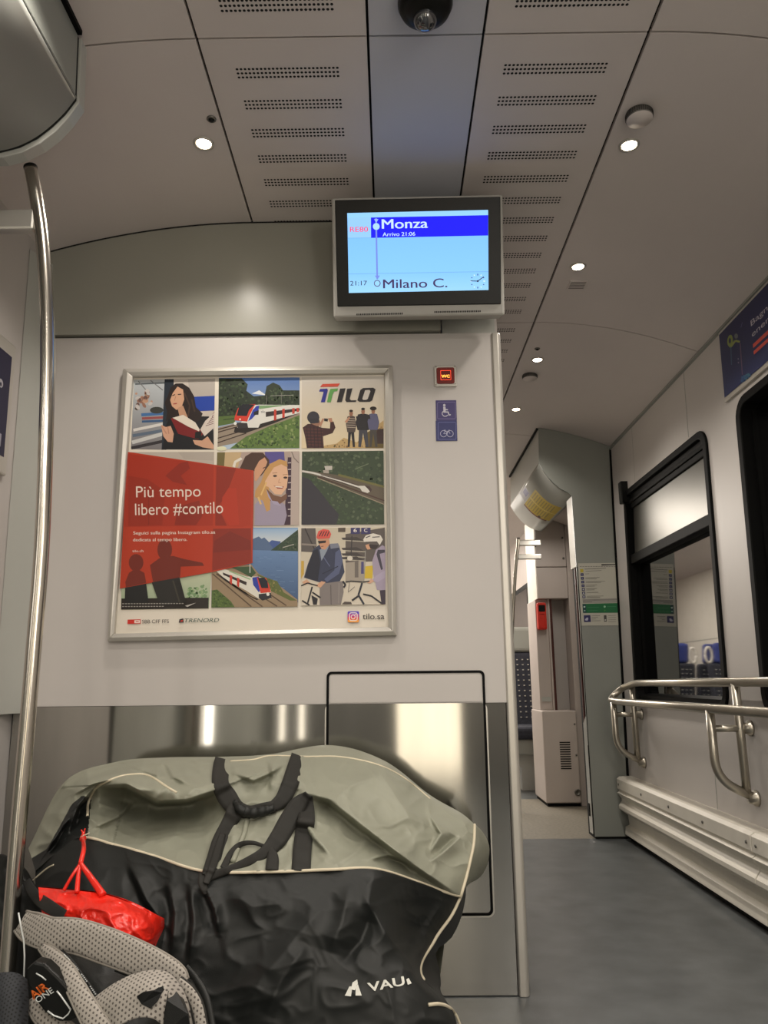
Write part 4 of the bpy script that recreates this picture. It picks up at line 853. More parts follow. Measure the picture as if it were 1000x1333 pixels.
roundel('ceiling_sensor', 'round perforated sensor on the ceiling just behind the nearest right downlight', 0.643, 1.69, 0.033, 'sensor')
roundel('ceiling_speaker', 'round grey speaker on the ceiling between the third and fourth right downlights', 0.664, 3.39, 0.034, 'speaker')
for nm, lb, x, y in (('ceiling_button', 'tiny dark button on the ceiling by the lone left downlight', -0.443, 1.687), ('ceiling_button', 'tiny dark button on the ceiling by the third right downlight', 0.645, 3.095)):
    t = thing(nm, lb, 'button', (x, y, ceil_z(x))); z = ceil_z(x)
    m = MB(); m.lathe((x, y, z), [(0.012, 0.001), (0.012, -0.003), (0.009, -0.005), (0.008, -0.003)], seg=20); m.build('rim', M_SCREW, t)
    m = MB(); m.lathe((x, y, z), [(0.008, -0.003), (0.005, -0.008), (0, -0.009)], seg=16); m.build('tip', M_BLACKPL, t)
t = thing('ceiling_vent', 'small pale rectangular vent on the ceiling behind the second right downlight', 'vent', (0.688, 2.546, ceil_z(0.688)))
m = MB(); z = ceil_z(.688); m.box((0.655, 2.515, z - 0.004), (0.72, 2.575, z + 0.002)); m.build('plate', M_CEIL, t, bevel=0.001)
m = MB()
for k in range(5): m.box((0.660, 2.522 + k * 0.0105, z - 0.0045), (0.715, 2.526 + k * 0.0105, z - 0.003))
m.build('slots', mat('vent_shadow', (110, 106, 102), 0.7, noise_s=20, noise_a=0.1), t)
t = thing('dome_camera', 'black ceiling dome camera at the top edge of the photo', 'camera', (0.086, 1.36, CEIL))
m = MB(); m.lathe((0.086, 1.35, CEIL), [(0.058, 0.001), (0.058, -0.012), (0.052, -0.026), (0.036, -0.034), (0.0, -0.036)], seg=40); m.build('base', M_BLACKPL, t)
m = MB(); m.lathe((0.086, 1.362, CEIL - 0.03), [(0.026, 0), (0.026, -0.006), (0.022, -0.018), (0.012, -0.026), (0, -0.028)], seg=32); m.build('lens_dome', mat('smoked_dome', (40, 42, 48), 0.06, spec=0.9, noise_s=20, noise_a=0.2, ior=1.6, coat=1.0), t)

# ---- grab poles
def pole(name, label, pts, r, br, base_):
    t = thing(name, label, 'grab pole', base_)
    P = catmull(pts, 60); m = MB(); m.tube(P, r, 20); p = m.build('tube', M_TUBE if r > .012 else M_TUBEM, t)
    m = MB(); d = (Vector(pts[0]) - Vector(pts[1])).normalized(); m.tube([Vector(pts[0]) - d * 0.001, Vector(pts[0]) + d * 0.004], r * 1.03, 20); m.build('end_cap', M_BLACKPL, t, bevel=0.001)
    for b in br:
        m = MB(); m.box(*b); m.build('bracket', M_ALU, t, bevel=0.006)
    return t
PP = [(40, 219), (46, 250), (55, 310), (60, 380), (62, 450), (61, 530), (55, 700), (45, 830), (35, 950), (22, 1100), (10, 1255), (2, 1360), (-10, 1500)]
PY = 1.5
pp = [at(x, y, PY) for x, y in PP]; pp[-1].z = max(pp[-1].z, 0.05)
pp.append(Vector((pp[-1].x, PY, 0.0)))
pole('grab_pole', 'tall bent steel grab pole in front of the wall at the left', pp, 0.0145, [((-1.03, PY - 0.012, 1.742), (-0.768, PY + 0.012, 1.792))], (pp[-1].x, PY, 0))
QY = 4.95
qq = [at(x, y, QY) for x, y in ((675, 701), (674, 715), (671, 745), (668, 800), (666, 850), (665, 950), (665, 1060))]
pole('grab_pole', 'thin bent grab pole past the doorway, seen beside the edge post', qq, 0.011, [((qq[1].x, QY, 1.635), (0.985, QY + 0.02, 1.675)), ((qq[2].x, QY, 1.545), (0.985, QY + 0.02, 1.58))], (qq[-1].x, QY, 0))

# ---- leaning rail on the right wall
rl = thing('leaning_rail', 'double tubular steel leaning rail on curved brackets along the right wall', 'rail', (1.15, 3.2, 0.39))
XO, XI, ZO, ZI = 1.07, 1.165, 0.678, 0.765
m = MB(); m.tube(fillet([(XI, 1.2, ZI + 0.004), (XI, 3.78, ZI - 0.006), (XI - 0.03, 3.90, ZI - 0.03), (XO, 3.90, ZO), (XO, 3.72, ZO - 0.004), (XO, 1.2, ZO + 0.004)], 0.07, 10), 0.0155, 16); m.build('rail_loop', M_TUBEM, rl)
for y in (2.68, 3.83, 1.53):
    zf = 0.39
    m = MB(); m.tube(fillet([(XO, y, ZO), (XO, y, 0.45), (wallx(zf) - 0.004, y, zf)], 0.10, 10), 0.0145, 14); br = m.build('bracket', M_TUBEM, rl)
    m = MB(); m.tube([(XI, y, ZI), (XI, y, 0.405)], 0.0145, 14); m.build('upright', M_TUBEM, br)
    m = MB(); m.tube([(XO, y, 0.612), (wallx(.61) - 0.002, y, 0.612)], 0.0115, 14); m.build('cross_tube', M_TUBEM, br)
    for z in (zf, 0.612):
        m = MB(); m.lathe((wallx(z), y, z), [(0.026, 0.001), (0.026, -0.008), (0.020, -0.014), (0.016, -0.03), (0, -0.03)], axis='x', seg=24); m.build('wall_flange', M_TUBEM, br)

# ---- wall advertisements at the sides
ar = thing('side_advertisement', 'dark blue advertisement above the right windows, cut by the photo edge', 'advertisement', (1.22, 2.25, 1.75))
def wadv(y, z, off): return (wallx(z) - off, y, z)
ZA0, ZA1, YA1, YA0 = 1.762, 2.010, 2.635, 1.9
m = MB(); m.prism([wadv(YA0, ZA0 - 0.012, 0.0), wadv(YA0, ZA0 - 0.012, 0.010), wadv(YA0, ZA1 + 0.01, 0.010), wadv(YA0, ZA1 + 0.01, 0.0)], (0, YA1 - YA0 + 0.004, 0)); m.build('backing', M_ALUW, ar, bevel=0.001)
def rput(x, y, l):
    p = atw(920 + x * 80 / 533, 340 + y * 0.15, 0.0115); return Vector((wallx(p.z) - 0.0115 - l, p.y, p.z))
def yz(u, v, l): # u 0..1 from the far edge towards the viewer, v 0..1 downwards
    y = YA1 - u * (YA1 - YA0); z = ZA1 - v * (ZA1 - ZA0); return Vector((wallx(z) - 0.0115 - l, y, z))
a = Art(yz); a.poly([(0.004, 0.0), (1, 0.0), (1, 0.985), (0.004, 0.985)], (26, 28, 74), (34, 44, 92)); a.build('ground', M_PRINT, ar)
a = Art(lambda x, y, l: rput(x, y, l + 0.0004))
a.blobs([(280, 1090), (300, 990), (430, 940), (370, 1010)], 22, 8, 26, [(50, 90, 130), (60, 110, 130), (44, 70, 116)], 4)
a.ell(205, 690, 24, 52, (128, 142, 66), a0=0.1); a.ell(203, 690, 10, 24, (30, 32, 74)); a.line([(205, 750), (250, 690), (290, 700)], 18, (140, 148, 76)); a.ell(258, 650, 16, 22, (104, 110, 110)); a.line([(292, 710), (312, 985)], 9, (108, 84, 110)); a.line([(212, 740), (218, 900)], 8, (58, 92, 120)); a.ell(278, 880, 6, 8, (120, 110, 140)); a.ell(276, 848, 4, 6, (150, 150, 170)); a.line([(300, 575), (312, 530)], 4, (90, 90, 140))
a.build('artwork', M_PRINT, ar)
a = Art(lambda x, y, l: yz(x, y, l + 0.0005))
for tx, v, wd, cc in (('Bagno anziché', 0.34, 0.50, (196, 192, 204)), ('energia sprecata', 0.50, 0.58, (196, 192, 204))): a.text(tx, 0.335, v, wd, cc, h=0.085)
a.rect(0.335, 0.60, 0.86, 0.655, (214, 84, 70)); a.rect(0.335, 0.70, 0.47, 0.75, (214, 84, 70)); a.poly([(0.46, 0.86), (0.5, 0.86), (0.48, 0.93)], (160, 160, 180))
for k in range(5): a.rect(0.53 + k * 0.05, 0.87, 0.57 + k * 0.05, 0.90, (70, 74, 120))
a.build('lettering', M_PRINT, ar)
al = thing('side_advertisement', 'dark navy framed advertisement on the left wall, cut by the photo edge', 'advertisement', (-1.04, 1.75, 1.37))
fl = lambda y, z, off: (lx(z) + off, y, z)
m = MB(); m.prism([fl(1.45, 1.325, 0), fl(1.45, 1.325, 0.014), fl(1.45, 1.700, 0.014), fl(1.45, 1.700, 0)], (0, 0.545, 0)); m.build('frame', M_ALUW, al, bevel=0.005)
a = Art(lambda x, y, l: Vector(fl(x, y, 0.0145 + l))); a.poly([(1.45, 1.372), (1.972, 1.372), (1.972, 1.66), (1.45, 1.66)], (32, 30, 58)); a.rect(1.925, 1.43, 1.95, 1.395, (150, 148, 160)); a.ell(1.925, 1.565, 0.012, 0.012, (170, 168, 176)); a.ell(1.925, 1.562, 0.005, 0.006, (32, 30, 58))
a.build('printed_sheet', M_PRINT, al)

# ---- notices past the doorway
nt_ = thing('safety_notice', 'white notice with a green band on the grey door pillar', 'notice', (1.11, YG, 1.05))
npx = lambda x, y, l: at(740 + x * 0.09, 720 + y * 0.09, YG - 0.0012) + Vector((0, -l, 0))
a = Art(npx); a.poly([(140, 148), (708, 140), (790, 1045), (190, 1050)], (186, 184, 172))
a.poly([(478, 160), (690, 158), (692, 172), (480, 180)], (52, 50, 52)); 
for k in range(14): a.rect(165 + k * 38, 190 + (k % 2), 195 + k * 38, 198, (120, 118, 112))
a.poly([(168, 232), (216, 230), (220, 278), (174, 280)], (186, 170, 60))
a.line([(235, 232), (360, 228), (545, 216)], 8, (110, 108, 104)); a.line([(250, 262), (480, 252)], 7, (130, 128, 122))
for k, (w_, n_) in enumerate(((60, 1), (205, 2), (280, 2), (160, 2), (150, 2), (170, 1), (240, 2))):
    y = 312 + k * 53.5; x = 176 + k * 4.4
    a.poly([(x, y - 20), (x + 44, y - 21), (x + 46, y + 18), (x + 3, y + 20)], (54, 54, 92)); a.ell(x + 23, y, 10, 10, (120, 120, 150) if k < 4 else (200, 200, 204))
    for j in range(n_): a.line([(x + 66, y - 10 + j * 18), (x + 66 + w_ * (1 - 0.2 * j), y - 13 + j * 18)], 7, (132, 130, 122))
a.poly([(205, 668), (700, 655), (703, 712), (210, 720)], (140, 138, 132)); a.line([(345, 706), (702, 690)], 5, (196, 194, 186))
a.poly([(203, 735), (730, 722), (742, 862), (212, 866)], (28, 104, 62)); a.poly([(206, 738), (252, 736), (262, 864), (214, 866)], (30, 66, 70)); a.ell(232, 778, 14, 12, (190, 210, 200)); a.ell(236, 832, 12, 10, (150, 190, 170)); a.ell(525, 775, 15, 16, (150, 190, 160)); a.ell(526, 830, 13, 13, (66, 130, 60))
a.line([(280, 785), (440, 782)], 7, (66, 130, 90)); a.line([(280, 835), (420, 830)], 7, (66, 130, 90)); a.line([(560, 775), (690, 772)], 7, (66, 130, 90))
a.poly([(222, 900), (318, 897), (326, 995), (228, 998)], (46, 44, 92)); a.poly([(240, 960), (268, 930), (290, 940), (282, 975), (250, 978)], (180, 180, 200)); a.poly([(512, 900), (550, 898), (556, 990), (518, 992)], (70, 68, 66)); a.ell(536, 968, 12, 9, (210, 208, 200))
for k in range(4): a.line([(338, 908 + k * 24), (338 + (120, 90, 60, 130)[k], 905 + k * 24)], 6, (120, 118, 114)); a.line([(576, 905 + k * 30), (690, 900 + k * 30)], 6, (130, 128, 122))
a.build('printed_sheet', M_PRINT, nt_)
# yellow and blue notices on the curved header cover
QH = catmull([(x, z, 0) for x, z in PR], 40)
def hput(u, v, l):              # u along the coach, v down the curve (0..1)
    t = v * 39; i = min(int(t), 38); q = QH[i].lerp(QH[i + 1], t - i); d = (QH[i + 1] - QH[i]); n = Vector((d.y, -d.x)); n.normalize()
    if n.x > 0: n = -n
    return Vector((q.x + n.x * (0.0022 + l), u, q.y + n.y * (0.0022 + l)))
def sheet(a, u0, v0, u1, v1, col):
    n = 14
    pts = [(u0, lerp(v0, v1, i / n)) for i in range(n + 1)] + [(u1, lerp(v0, v1, i / n)) for i in range(n + 1)]
    a.raw(pts, [(i, i + 1, n + 2 + i, n + 1 + i) for i in range(n)], [srgb(*col)] * len(pts))
yn = thing('yellow_notice', 'yellow notice stuck on the curved header cover over the doorway', 'notice', (0.88, 4.6, 1.85))
a = Art(hput); sheet(a, 4.42, 0.27, 4.80, 0.95, (198, 172, 42))
for k in range(9): sheet(a, 4.45, 0.32 + k * 0.062, 4.59, 0.345 + k * 0.062, (150, 130, 44)); sheet(a, 4.63, 0.32 + k * 0.062, 4.77, 0.345 + k * 0.062, (150, 130, 44))
sheet(a, 4.601, 0.27, 4.612, 0.95, (224, 206, 120)); sheet(a, 4.80, 0.27, 4.825, 0.9, (120, 60, 50)); sheet(a, 4.77, 0.68, 4.80, 0.75, (40, 34, 30))
a.build('printed_sheet', M_PRINT, yn)
bn = thing('blue_notice', 'small blue-grey notice on the header cover beside the yellow one', 'notice', (0.84, 4.7, 1.92))
a = Art(hput); sheet(a, 4.56, 0.02, 4.76, 0.235, (168, 166, 172)); sheet(a, 4.58, 0.06, 4.68, 0.20, (92, 90, 140)); a.build('printed_sheet', M_PRINT, bn)
# ================================================================== LUGGAGE
def fabric(name, col, rough, weave=900, bump=0.15, sheen=0.0, na=0.06):
    m = mat(name, col, rough, noise_s=14, noise_a=na, bump=bump, bump_s=weave, spec=0.35, sheen=sheen); return m
M_BAGG = fabric('coated_grey_green_nylon', (140, 141, 126), 0.5)
M_BAGB = fabric('coated_black_nylon', (27, 29, 28), 0.5)
M_PIPE = fabric('cream_piping', (206, 196, 172), 0.6)
M_WEB = fabric('black_webbing', (38, 37, 34), 0.7, weave=1500, bump=0.3)
M_LOGO = fabric('white_print', (214, 214, 206), 0.5, na=0.02)

def pxpt(px, py, Y): return at(px, py, Y)
def seg_dist(px, py, A, B):
    vx, vy = B[0]-A[0], B[1]-A[1]; l2 = vx*vx + vy*vy or 1e-9
    t = max(0, min(1, ((px-A[0])*vx + (py-A[1])*vy) / l2)); dx, dy = px-A[0]-t*vx, py-A[1]-t*vy
    return math.hypot(dx, dy), (vx*dy - vy*dx) / math.sqrt(l2), t
class Folds:                    # folds of the cloth: (points, width, height, lee, lee width)
    def __init__(s, L, gain=1.0, rough=0.010): s.L = L; s.gain = gain; s.rough = rough
    def __call__(s, px, py):
        d = 0.0
        for pts, w_, amp, lee, lw in s.L:
            best = None; n = len(pts) - 1
            for k in range(n):
                q, sd, t = seg_dist(px, py, pts[k], pts[k + 1])
                if best is None or q < best[0]: best = (q, sd, (k + t) / n)
            q, sd, t = best
            if q > 90: continue
            env = min(1, 4 * t + 0.1) * min(1, 4 * (1 - t) + 0.1)
            crest = 0.55 * math.exp(-q / (w_ * 0.8)) + 0.45 * math.exp(-(q / w_) ** 2)      # a crisp crest on a soft shoulder
            if sd > 0 and lee:  # the steep lee side of a fold
                c2 = math.exp(-(q / (w_ * 0.35)) ** 2)
                d += amp * env * c2 - lee * env * (1 - c2) * math.exp(-(q / lw) ** 2)
            else: d += amp * env * crest
        wx = px + 14 * noise.noise(Vector((px * 0.02, py * 0.02, 3.3))); wy = py + 14 * noise.noise(Vector((px * 0.02, py * 0.02, 8.8)))
        n1 = noise.noise(Vector((wx * 0.018, wy * 0.024, 1.3)))
        r = 1 - abs(noise.noise(Vector((wx * 0.017 + wy * 0.012, wy * 0.021 - wx * 0.007, 4.2)))) * 2.4
        r2 = 1 - abs(noise.noise(Vector((wx * 0.036 - wy * 0.020, wy * 0.030 + wx * 0.018, 6.6)))) * 2.4
        return d * s.gain + n1 * s.rough * 0.8 + max(0, r) ** 2 * s.rough * 0.9 + max(0, r2) ** 2 * s.rough * 0.42
def patch(rows, nu, nv, folds=None, wobble=0.5, edge=(1, 1)):   # rows of (px, py, Y) -> grid of points
    R = [catmull(r, nu) for r in rows]
    cols = [catmull([R[k][i] for k in range(len(R))], nv) for i in range(nu)]
    G = []
    for j in range(nv):
        row = []
        for i in range(nu):
            q = cols[i][j]; p = pxpt(q.x, q.y, q.z)
            if folds:
                d = folds(q.x, q.y); v = (p - CAM)
                e = 1.0
                if edge[0]: e = min(e, 0.25 + j / (nv * 0.08))
                p = CAM + v * (1 - d * e / v.length)
            row.append(p)
        G.append(row)
    return G

bag = thing('duffel_bag', 'huge grey-green and black duffel bag slumped on the floor against the steel panel', 'duffel bag', (-0.25, 1.8, 0))
# rows of the cover from the silhouette forward and down: (pixel x, pixel y, distance)
A_ = [(37,1104,1.86),(84,1018,1.90),(150,992,1.94),(215,986,1.96),(290,985,1.97),(350,982,1.97),(430,970,1.98),(500,990,1.97),(560,1035,1.95),(600,1058,1.92),(618,1073,1.87)]
A2 = [(38,1108,1.80),(88,1027,1.86),(148,1002,1.88),(212,995,1.89),(288,991,1.90),(350,985,1.90),(430,984,1.90),(500,1003,1.89),(560,1045,1.88),(601,1066,1.86),(618,1081,1.84)]
B_ = [(40,1113,1.76),(92,1040,1.78),(140,1018,1.75),(208,1024,1.72),(285,1020,1.75),(350,1012,1.78),(430,1015,1.78),(500,1035,1.78),(560,1072,1.78),(600,1087,1.79),(617,1098,1.80)]
C_ = [(42,1120,1.74),(95,1060,1.75),(142,1045,1.79),(206,1052,1.77),(285,1050,1.73),(350,1055,1.71),(430,1055,1.70),(500,1075,1.70),(555,1105,1.72),(592,1115,1.75),(613,1118,1.77)]
D_ = [(44,1127,1.72),(98,1080,1.72),(140,1075,1.72),(200,1085,1.68),(280,1092,1.64),(350,1095,1.62),(430,1095,1.62),(498,1105,1.63),(550,1128,1.67),(588,1142,1.71),(607,1143,1.75)]
S_ = [(46,1134,1.70),(100,1092,1.68),(150,1100,1.64),(200,1114,1.59),(266,1134,1.55),(350,1135,1.54),(430,1132,1.54),(488,1131,1.55),(545,1148,1.63),(582,1162,1.69),(600,1167,1.73)]
F0 = [(46,1160,1.69),(100,1130,1.62),(150,1138,1.59),(200,1150,1.56),(266,1165,1.52),(350,1168,1.51),(430,1166,1.51),(490,1165,1.52),(540,1180,1.64),(570,1190,1.69),(588,1192,1.71)]
F1 = [(46,1200,1.67),(100,1190,1.57),(150,1195,1.55),(200,1202,1.53),(266,1210,1.50),(350,1213,1.49),(430,1213,1.48),(500,1212,1.49),(535,1218,1.62),(556,1222,1.67),(566,1224,1.69)]
F2 = [(46,1260,1.66),(100,1260,1.54),(150,1262,1.52),(200,1265,1.50),(266,1270,1.48),(350,1270,1.46),(430,1268,1.45),(500,1262,1.455),(532,1263,1.48),(545,1266,1.56),(548,1268,1.64)]
F3 = [(46,1340,1.65),(100,1340,1.52),(150,1340,1.50),(200,1340,1.49),(266,1340,1.46),(350,1340,1.44),(430,1338,1.43),(510,1332,1.43),(560,1325,1.45),(582,1322,1.47),(592,1322,1.50)]
F4 = [(46,1430,1.65),(100,1430,1.52),(150,1430,1.50),(200,1430,1.49),(266,1432,1.46),(350,1434,1.44),(430,1434,1.43),(510,1432,1.43),(560,1430,1.45),(585,1428,1.47),(598,1425,1.50)]
F5 = [(x, 1520, y_) for x, _, y_ in F4]
up = Folds([
    ([(395,1030),(430,1040),(470,1072),(540,1125),(600,1166)], 16, 0.022, 0.040, 34),
    ([(480,985),(505,1020),(530,1060),(545,1085)], 12, 0.012, 0.0, 1),
    ([(560,1060),(575,1085),(560,1110)], 10, 0.010, 0.010, 18),
    ([(600,1090),(575,1112),(560,1122)], 9, 0.012, 0.012, 16),
    ([(388,1055),(410,1090),(430,1112)], 10, 0.010, 0.018, 22),
    ([(415,1000),(445,1030),(470,1060)], 12, 0.008, 0.0, 1),
    ([(300,1003),(330,1015),(352,1005),(372,992)], 10, 0.014, 0.014, 18),
    ([(352,990),(356,1010),(352,1030)], 8, 0.010, 0.010, 14),
    ([(128,1022),(165,1020),(206,1042),(245,1040),(290,1024)], 13, 0.036, 0.080, 52),
    ([(95,1034),(120,1020),(150,1012)], 8, 0.014, 0.016, 14),
    ([(88,1085),(100,1050),(122,1024)], 9, 0.022, 0.030, 18),
    ([(60,1110),(75,1085),(92,1060)], 9, 0.016, 0.012, 16),
    ([(165,995),(190,1003),(215,1012)], 9, 0.010, 0.012, 14),
    ([(120,1078),(155,1062),(175,1040)], 9, 0.014, 0.012, 20),
    ([(215,990),(226,1010),(245,1020)], 9, 0.012, 0.010, 14),
    ([(480,1118),(505,1112),(530,1120)], 9, 0.014, 0.010, 14),
    ([(180,1112),(220,1090),(262,1085)], 10, 0.008, 0.0, 1),
], 1.45, 0.013)
dn = Folds([
    ([(488,1134),(480,1175),(500,1212),(540,1262),(575,1312)], 9, 0.012, 0.0, 1),
    ([(455,1150),(445,1200),(430,1240)], 16, 0.016, 0.0, 1),
    ([(488,1180),(470,1225),(445,1255)], 14, -0.018, 0.0, 1),
    ([(430,1170),(390,1215),(340,1275),(310,1330)], 22, 0.016, 0.0, 1),
    ([(400,1230),(370,1270),(345,1320)], 14, 0.014, 0.0, 1),
    ([(265,1150),(280,1185),(285,1215)], 9, 0.014, 0.016, 18),
    ([(170,1125),(190,1170),(215,1205)], 13, 0.016, 0.014, 22),
    ([(220,1150),(228,1190),(224,1240)], 11, 0.012, 0.012, 20),
    ([(248,1150),(252,1200),(246,1250)], 9, 0.010, 0.010, 16),
    ([(520,1150),(530,1185),(552,1200)], 12, 0.012, 0.0, 1),
    ([(580,1170),(560,1200),(550,1230)], 10, 0.010, 0.0, 1),
    ([(300,1160),(330,1180),(380,1175)], 14, 0.008, 0.0, 1),
], 1.15, 0.0038)
NU = 300
GU = patch([A_, A2, B_, C_, D_, S_], NU, 150, up)
GD = patch([S_, F0, F1, F2, F3, F4, F5], NU, 170, dn)
for i in range(NU):            # one shared seam
    d = (GU[-1][i] + GD[0][i]) * 0.5; GU[-1][i] = d; GD[0][i] = d.copy()
for r in GD:
    for p in r: p.z = max(p.z, 0.006)
def pxof(p):
    c = ROT.transposed() @ (p - CAM); return 500 + c.x / -c.z * F, 666.5 - c.y / -c.z * F
GUS_SHADE = [(30,1140),(34,1122),(60,1106),(76,1078),(92,1048),(106,1036),(118,1038),(116,1062),(113,1090),(128,1098),(100,1112),(46,1140)]  # black patch: dark gusset plus the shade around it, painted in
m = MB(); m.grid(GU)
m.m = [1 if pip(GUS_SHADE, *pxof(Vector(m.v[f[0]]))) else 0 for f in m.f]
m.build('upper_panel', [M_BAGG, M_BAGB], bag)['label'] = 'grey-green upper panel with a corner blackened by gusset and painted shade'
m = MB(); m.grid(GD); lp = m.build('lower_panel', M_BAGB, bag); lp['label'] = 'black lower panel'
# far side and base
back = []
for f, (dy, fz) in enumerate(((0.0, 1.0), (0.05, 0.96), (0.09, 0.8), (0.10, 0.45), (0.08, 0.06), (-0.1, 0.008))):
    row = []
    for i in range(NU):
        p = GU[0][i]; y = min(p.y + dy, 2.125); xx = p.x if f < 2 else -0.30 + (p.x + 0.30) * (1 - 0.2 * min(1, (f - 1) / 3)) if p.x > -0.30 else p.x; row.append(Vector((xx, y, p.z * fz if fz < 1 else p.z)))
    back.append(row)
m = MB(); m.grid(back); m.build('back_panel', M_BAGG, bag)
# right end: grey rounded corner over the black end wall
E1 = [GU[j][-1] for j in range(0, 150, 8)]; E1[-1] = GU[-1][-1]
G1 = catmull([pxpt(*q) for q in ((618.5,1072.5,1.875),(630,1085,1.93),(637,1102,1.95),(635,1124,1.95),(625,1142,1.94),(607,1152,1.90))], len(E1))
rows = []
for t in range(13):
    u = t / 12; row = []
    for j in range(len(E1)):
        p = E1[j].lerp(G1[j], u); bl = math.sin(math.pi * u) * 0.03 * math.sin(math.pi * j / (len(E1) - 1)); v = (p - CAM).normalized()
        row.append(p - v * bl + Vector((0.3, 0, 0)) * (noise.noise(p * 22) * 0.012 * math.sin(math.pi * u)))
    rows.append(row)
rows += [[p + Vector((-0.03, 0.10, -0.01)) for p in rows[-1]]]
m = MB(); m.grid(rows); m.build('end_corner', M_BAGG, bag)
E2 = [GD[j][-1] for j in range(0, 170, 7)]
G2 = catmull([pxpt(*q) for q in ((607,1151,1.90),(606,1170,1.90),(600,1196,1.89),(587,1222,1.89),(568,1238,1.88),(572,1262,1.86),(574,1285,1.85),(566,1300,1.84),(575,1340,1.80),(590,1420,1.78),(592,1520,1.78))], len(E2))
rows = []
for t in range(13):
    u = t / 12; row = []
    for j in range(len(E2)):
        p = E2[j].lerp(G2[j], u); v = (p - CAM).normalized(); q = p - v * (0.02 * math.sin(math.pi * u) + noise.noise(p * 20) * 0.012 * math.sin(math.pi * u)); q.z = max(q.z, 0.006); row.append(q)
    rows.append(row)
rows += [[Vector((p.x - 0.03, min(p.y + 0.2, 2.12), p.z)) for p in rows[-1]]]
m = MB(); m.grid(rows); m.build('end_wall', M_BAGB, bag)
# left end closing
rows = [[GU[j][0] for j in range(0, 150, 5)] + [GD[j][0] for j in range(0, 170, 5)]]
for k in range(1, 7):
    rows.append([Vector((p.x + 0.006 * k - 0.002 * k * k * 0.2, lerp(p.y, 2.0, k / 6), p.z * lerp(1, 0.97, k / 6))) for p in rows[0]])
m = MB(); m.grid(rows); m.build('left_end', M_BAGB, bag)

def bvh(*grids):
    vs = []; fs = []
    for G in grids:
        o = len(vs); n = len(G); mm = len(G[0]); vs += [p for r in G for p in r]
        fs += [(o+i*mm+j, o+i*mm+j+1, o+(i+1)*mm+j+1, o+(i+1)*mm+j) for i in range(n - 1) for j in range(mm - 1)]
    return BVHTree.FromPolygons(vs, fs)
BT = bvh(GU, GD)
def onbag(px, py, lift=0.0, tree=None, default=1.8):
    d = ray(px, py).normalized(); h = (tree or BT).ray_cast(CAM, d)
    return CAM + d * ((h[3] if h[0] else default / d.y) - lift)
def pipe(name, pts, r, parent, n=90, lift=0.0, mtl=None):
    Q = catmull([(x, y, 0) for x, y in pts], n); P = [onbag(q.x, q.y, lift) for q in Q]
    for _ in range(3): P = [P[0]] + [(P[i-1] + P[i]*2 + P[i+1]) / 4 for i in range(1, n - 1)] + [P[-1]]
    m = MB(); m.tube(P, r, 10); return m.build(name, mtl or M_PIPE, parent)
def along(G, j, i0, i1, r, name, lift=0.002):
    P = [G[j][i] + (CAM - G[j][i]).normalized() * lift for i in range(i0, i1)]
    m = MB(); m.tube(P, r, 10); return m.build(name, M_PIPE, bag)
along(GU, 149, 36, NU, 0.0028, 'seam_piping')
P = [GU[j][-1] for j in range(3, 150, 4)] + [GD[j][-1] for j in range(1, 92, 4)]
P = [p + (CAM - p).normalized() * 0.003 for p in P]
m = MB(); m.tube(P, 0.0032, 10); m.build('end_piping', M_PIPE, bag)
pipe('ridge_piping', [(300,991),(330,989),(352,984),(400,985),(440,985),(480,992),(510,1003),(535,1019),(560,1040)], 0.0022, bag)
pipe('side_piping', [(114,1062),(115,1045),(124,1027),(140,1017),(160,1010),(185,1008),(200,1013),(215,1023),(230,1032)], 0.0028, bag)
pipe('side_piping', [(60,1144),(48,1126),(70,1120)] if False else [(43,1146),(52,1138),(62,1130),(70,1126)], 0.0018, bag)
pipe('corner_piping', [(558,1308),(572,1307),(584,1311),(593,1320),(599,1334)], 0.0030, bag, n=40, lift=0.003)

# webbing handles: bands a few millimetres off the cloth
def band(name, pts, mtl, parent, n=70, lift=0.006, thick=0.0022, smooth=4, place=None):
    C = catmull([(x, y, 0) for x, y, w_ in pts], n); W = catmull([(w_, 0, 0) for x, y, w_ in pts], n); L = catmull([(l, 0, 0) for l in (lift if isinstance(lift, (list, tuple)) else [lift, lift])], n)
    pl = place or (lambda x, y, l: onbag(x, y, l))
    dep = [(pl(q.x, q.y, L[i].x) - CAM).length for i, q in enumerate(C)]
    for _ in range(smooth): dep = [dep[0]] + [(dep[i-1] + 2*dep[i] + dep[i+1]) / 4 for i in range(1, n - 1)] + [dep[-1]]
    rows = []
    for i in range(n):
        a_ = C[max(0, i-1)]; b_ = C[min(n-1, i+1)]; t = (b_ - a_).normalized(); nx, ny = -t.y, t.x; hw = W[i].x / 2; row = []
        for s_ in (-1, -0.5, 0, 0.5, 1):
            d = ray(C[i].x + nx*hw*s_, C[i].y + ny*hw*s_).normalized(); row.append(CAM + d * (dep[i] - 0.0012 * (1 - s_*s_)))
        rows.append(row)
    m = MB(); m.grid(rows); o = m.build(name, mtl, parent, solid=thick); return o
h1 = band('carry_handle', [(291,988,22),(288,1000,22),(287,1020,22),(296,1038,26),(308,1052,22),(325,1057,17),(345,1053,17),(358,1050,16)], M_WEB, bag, lift=[0.003, 0.008, 0.02, 0.022, 0.022, 0.02]); h1['label'] = 'rear black carry handle with a wrapped grip'
band('carry_handle', [(390,984,22),(384,1000,21),(377,1022,22),(368,1040,20),(356,1050,15)], M_WEB, bag, lift=[0.003, 0.008, 0.018, 0.02])
g = catmull([(306,1044,0),(314,1054,0),(330,1058,0),(346,1055,0),(356,1052,0)], 30)
m = MB(); m.tube([onbag(q.x, q.y, 0.032) for q in g], 0.010, 12, rfun=lambda t: 0.6 + 0.5 * math.sin(math.pi * t) + 0.08 * math.sin(40 * t)); m.build('grip_sleeve', M_BAGB, bag)
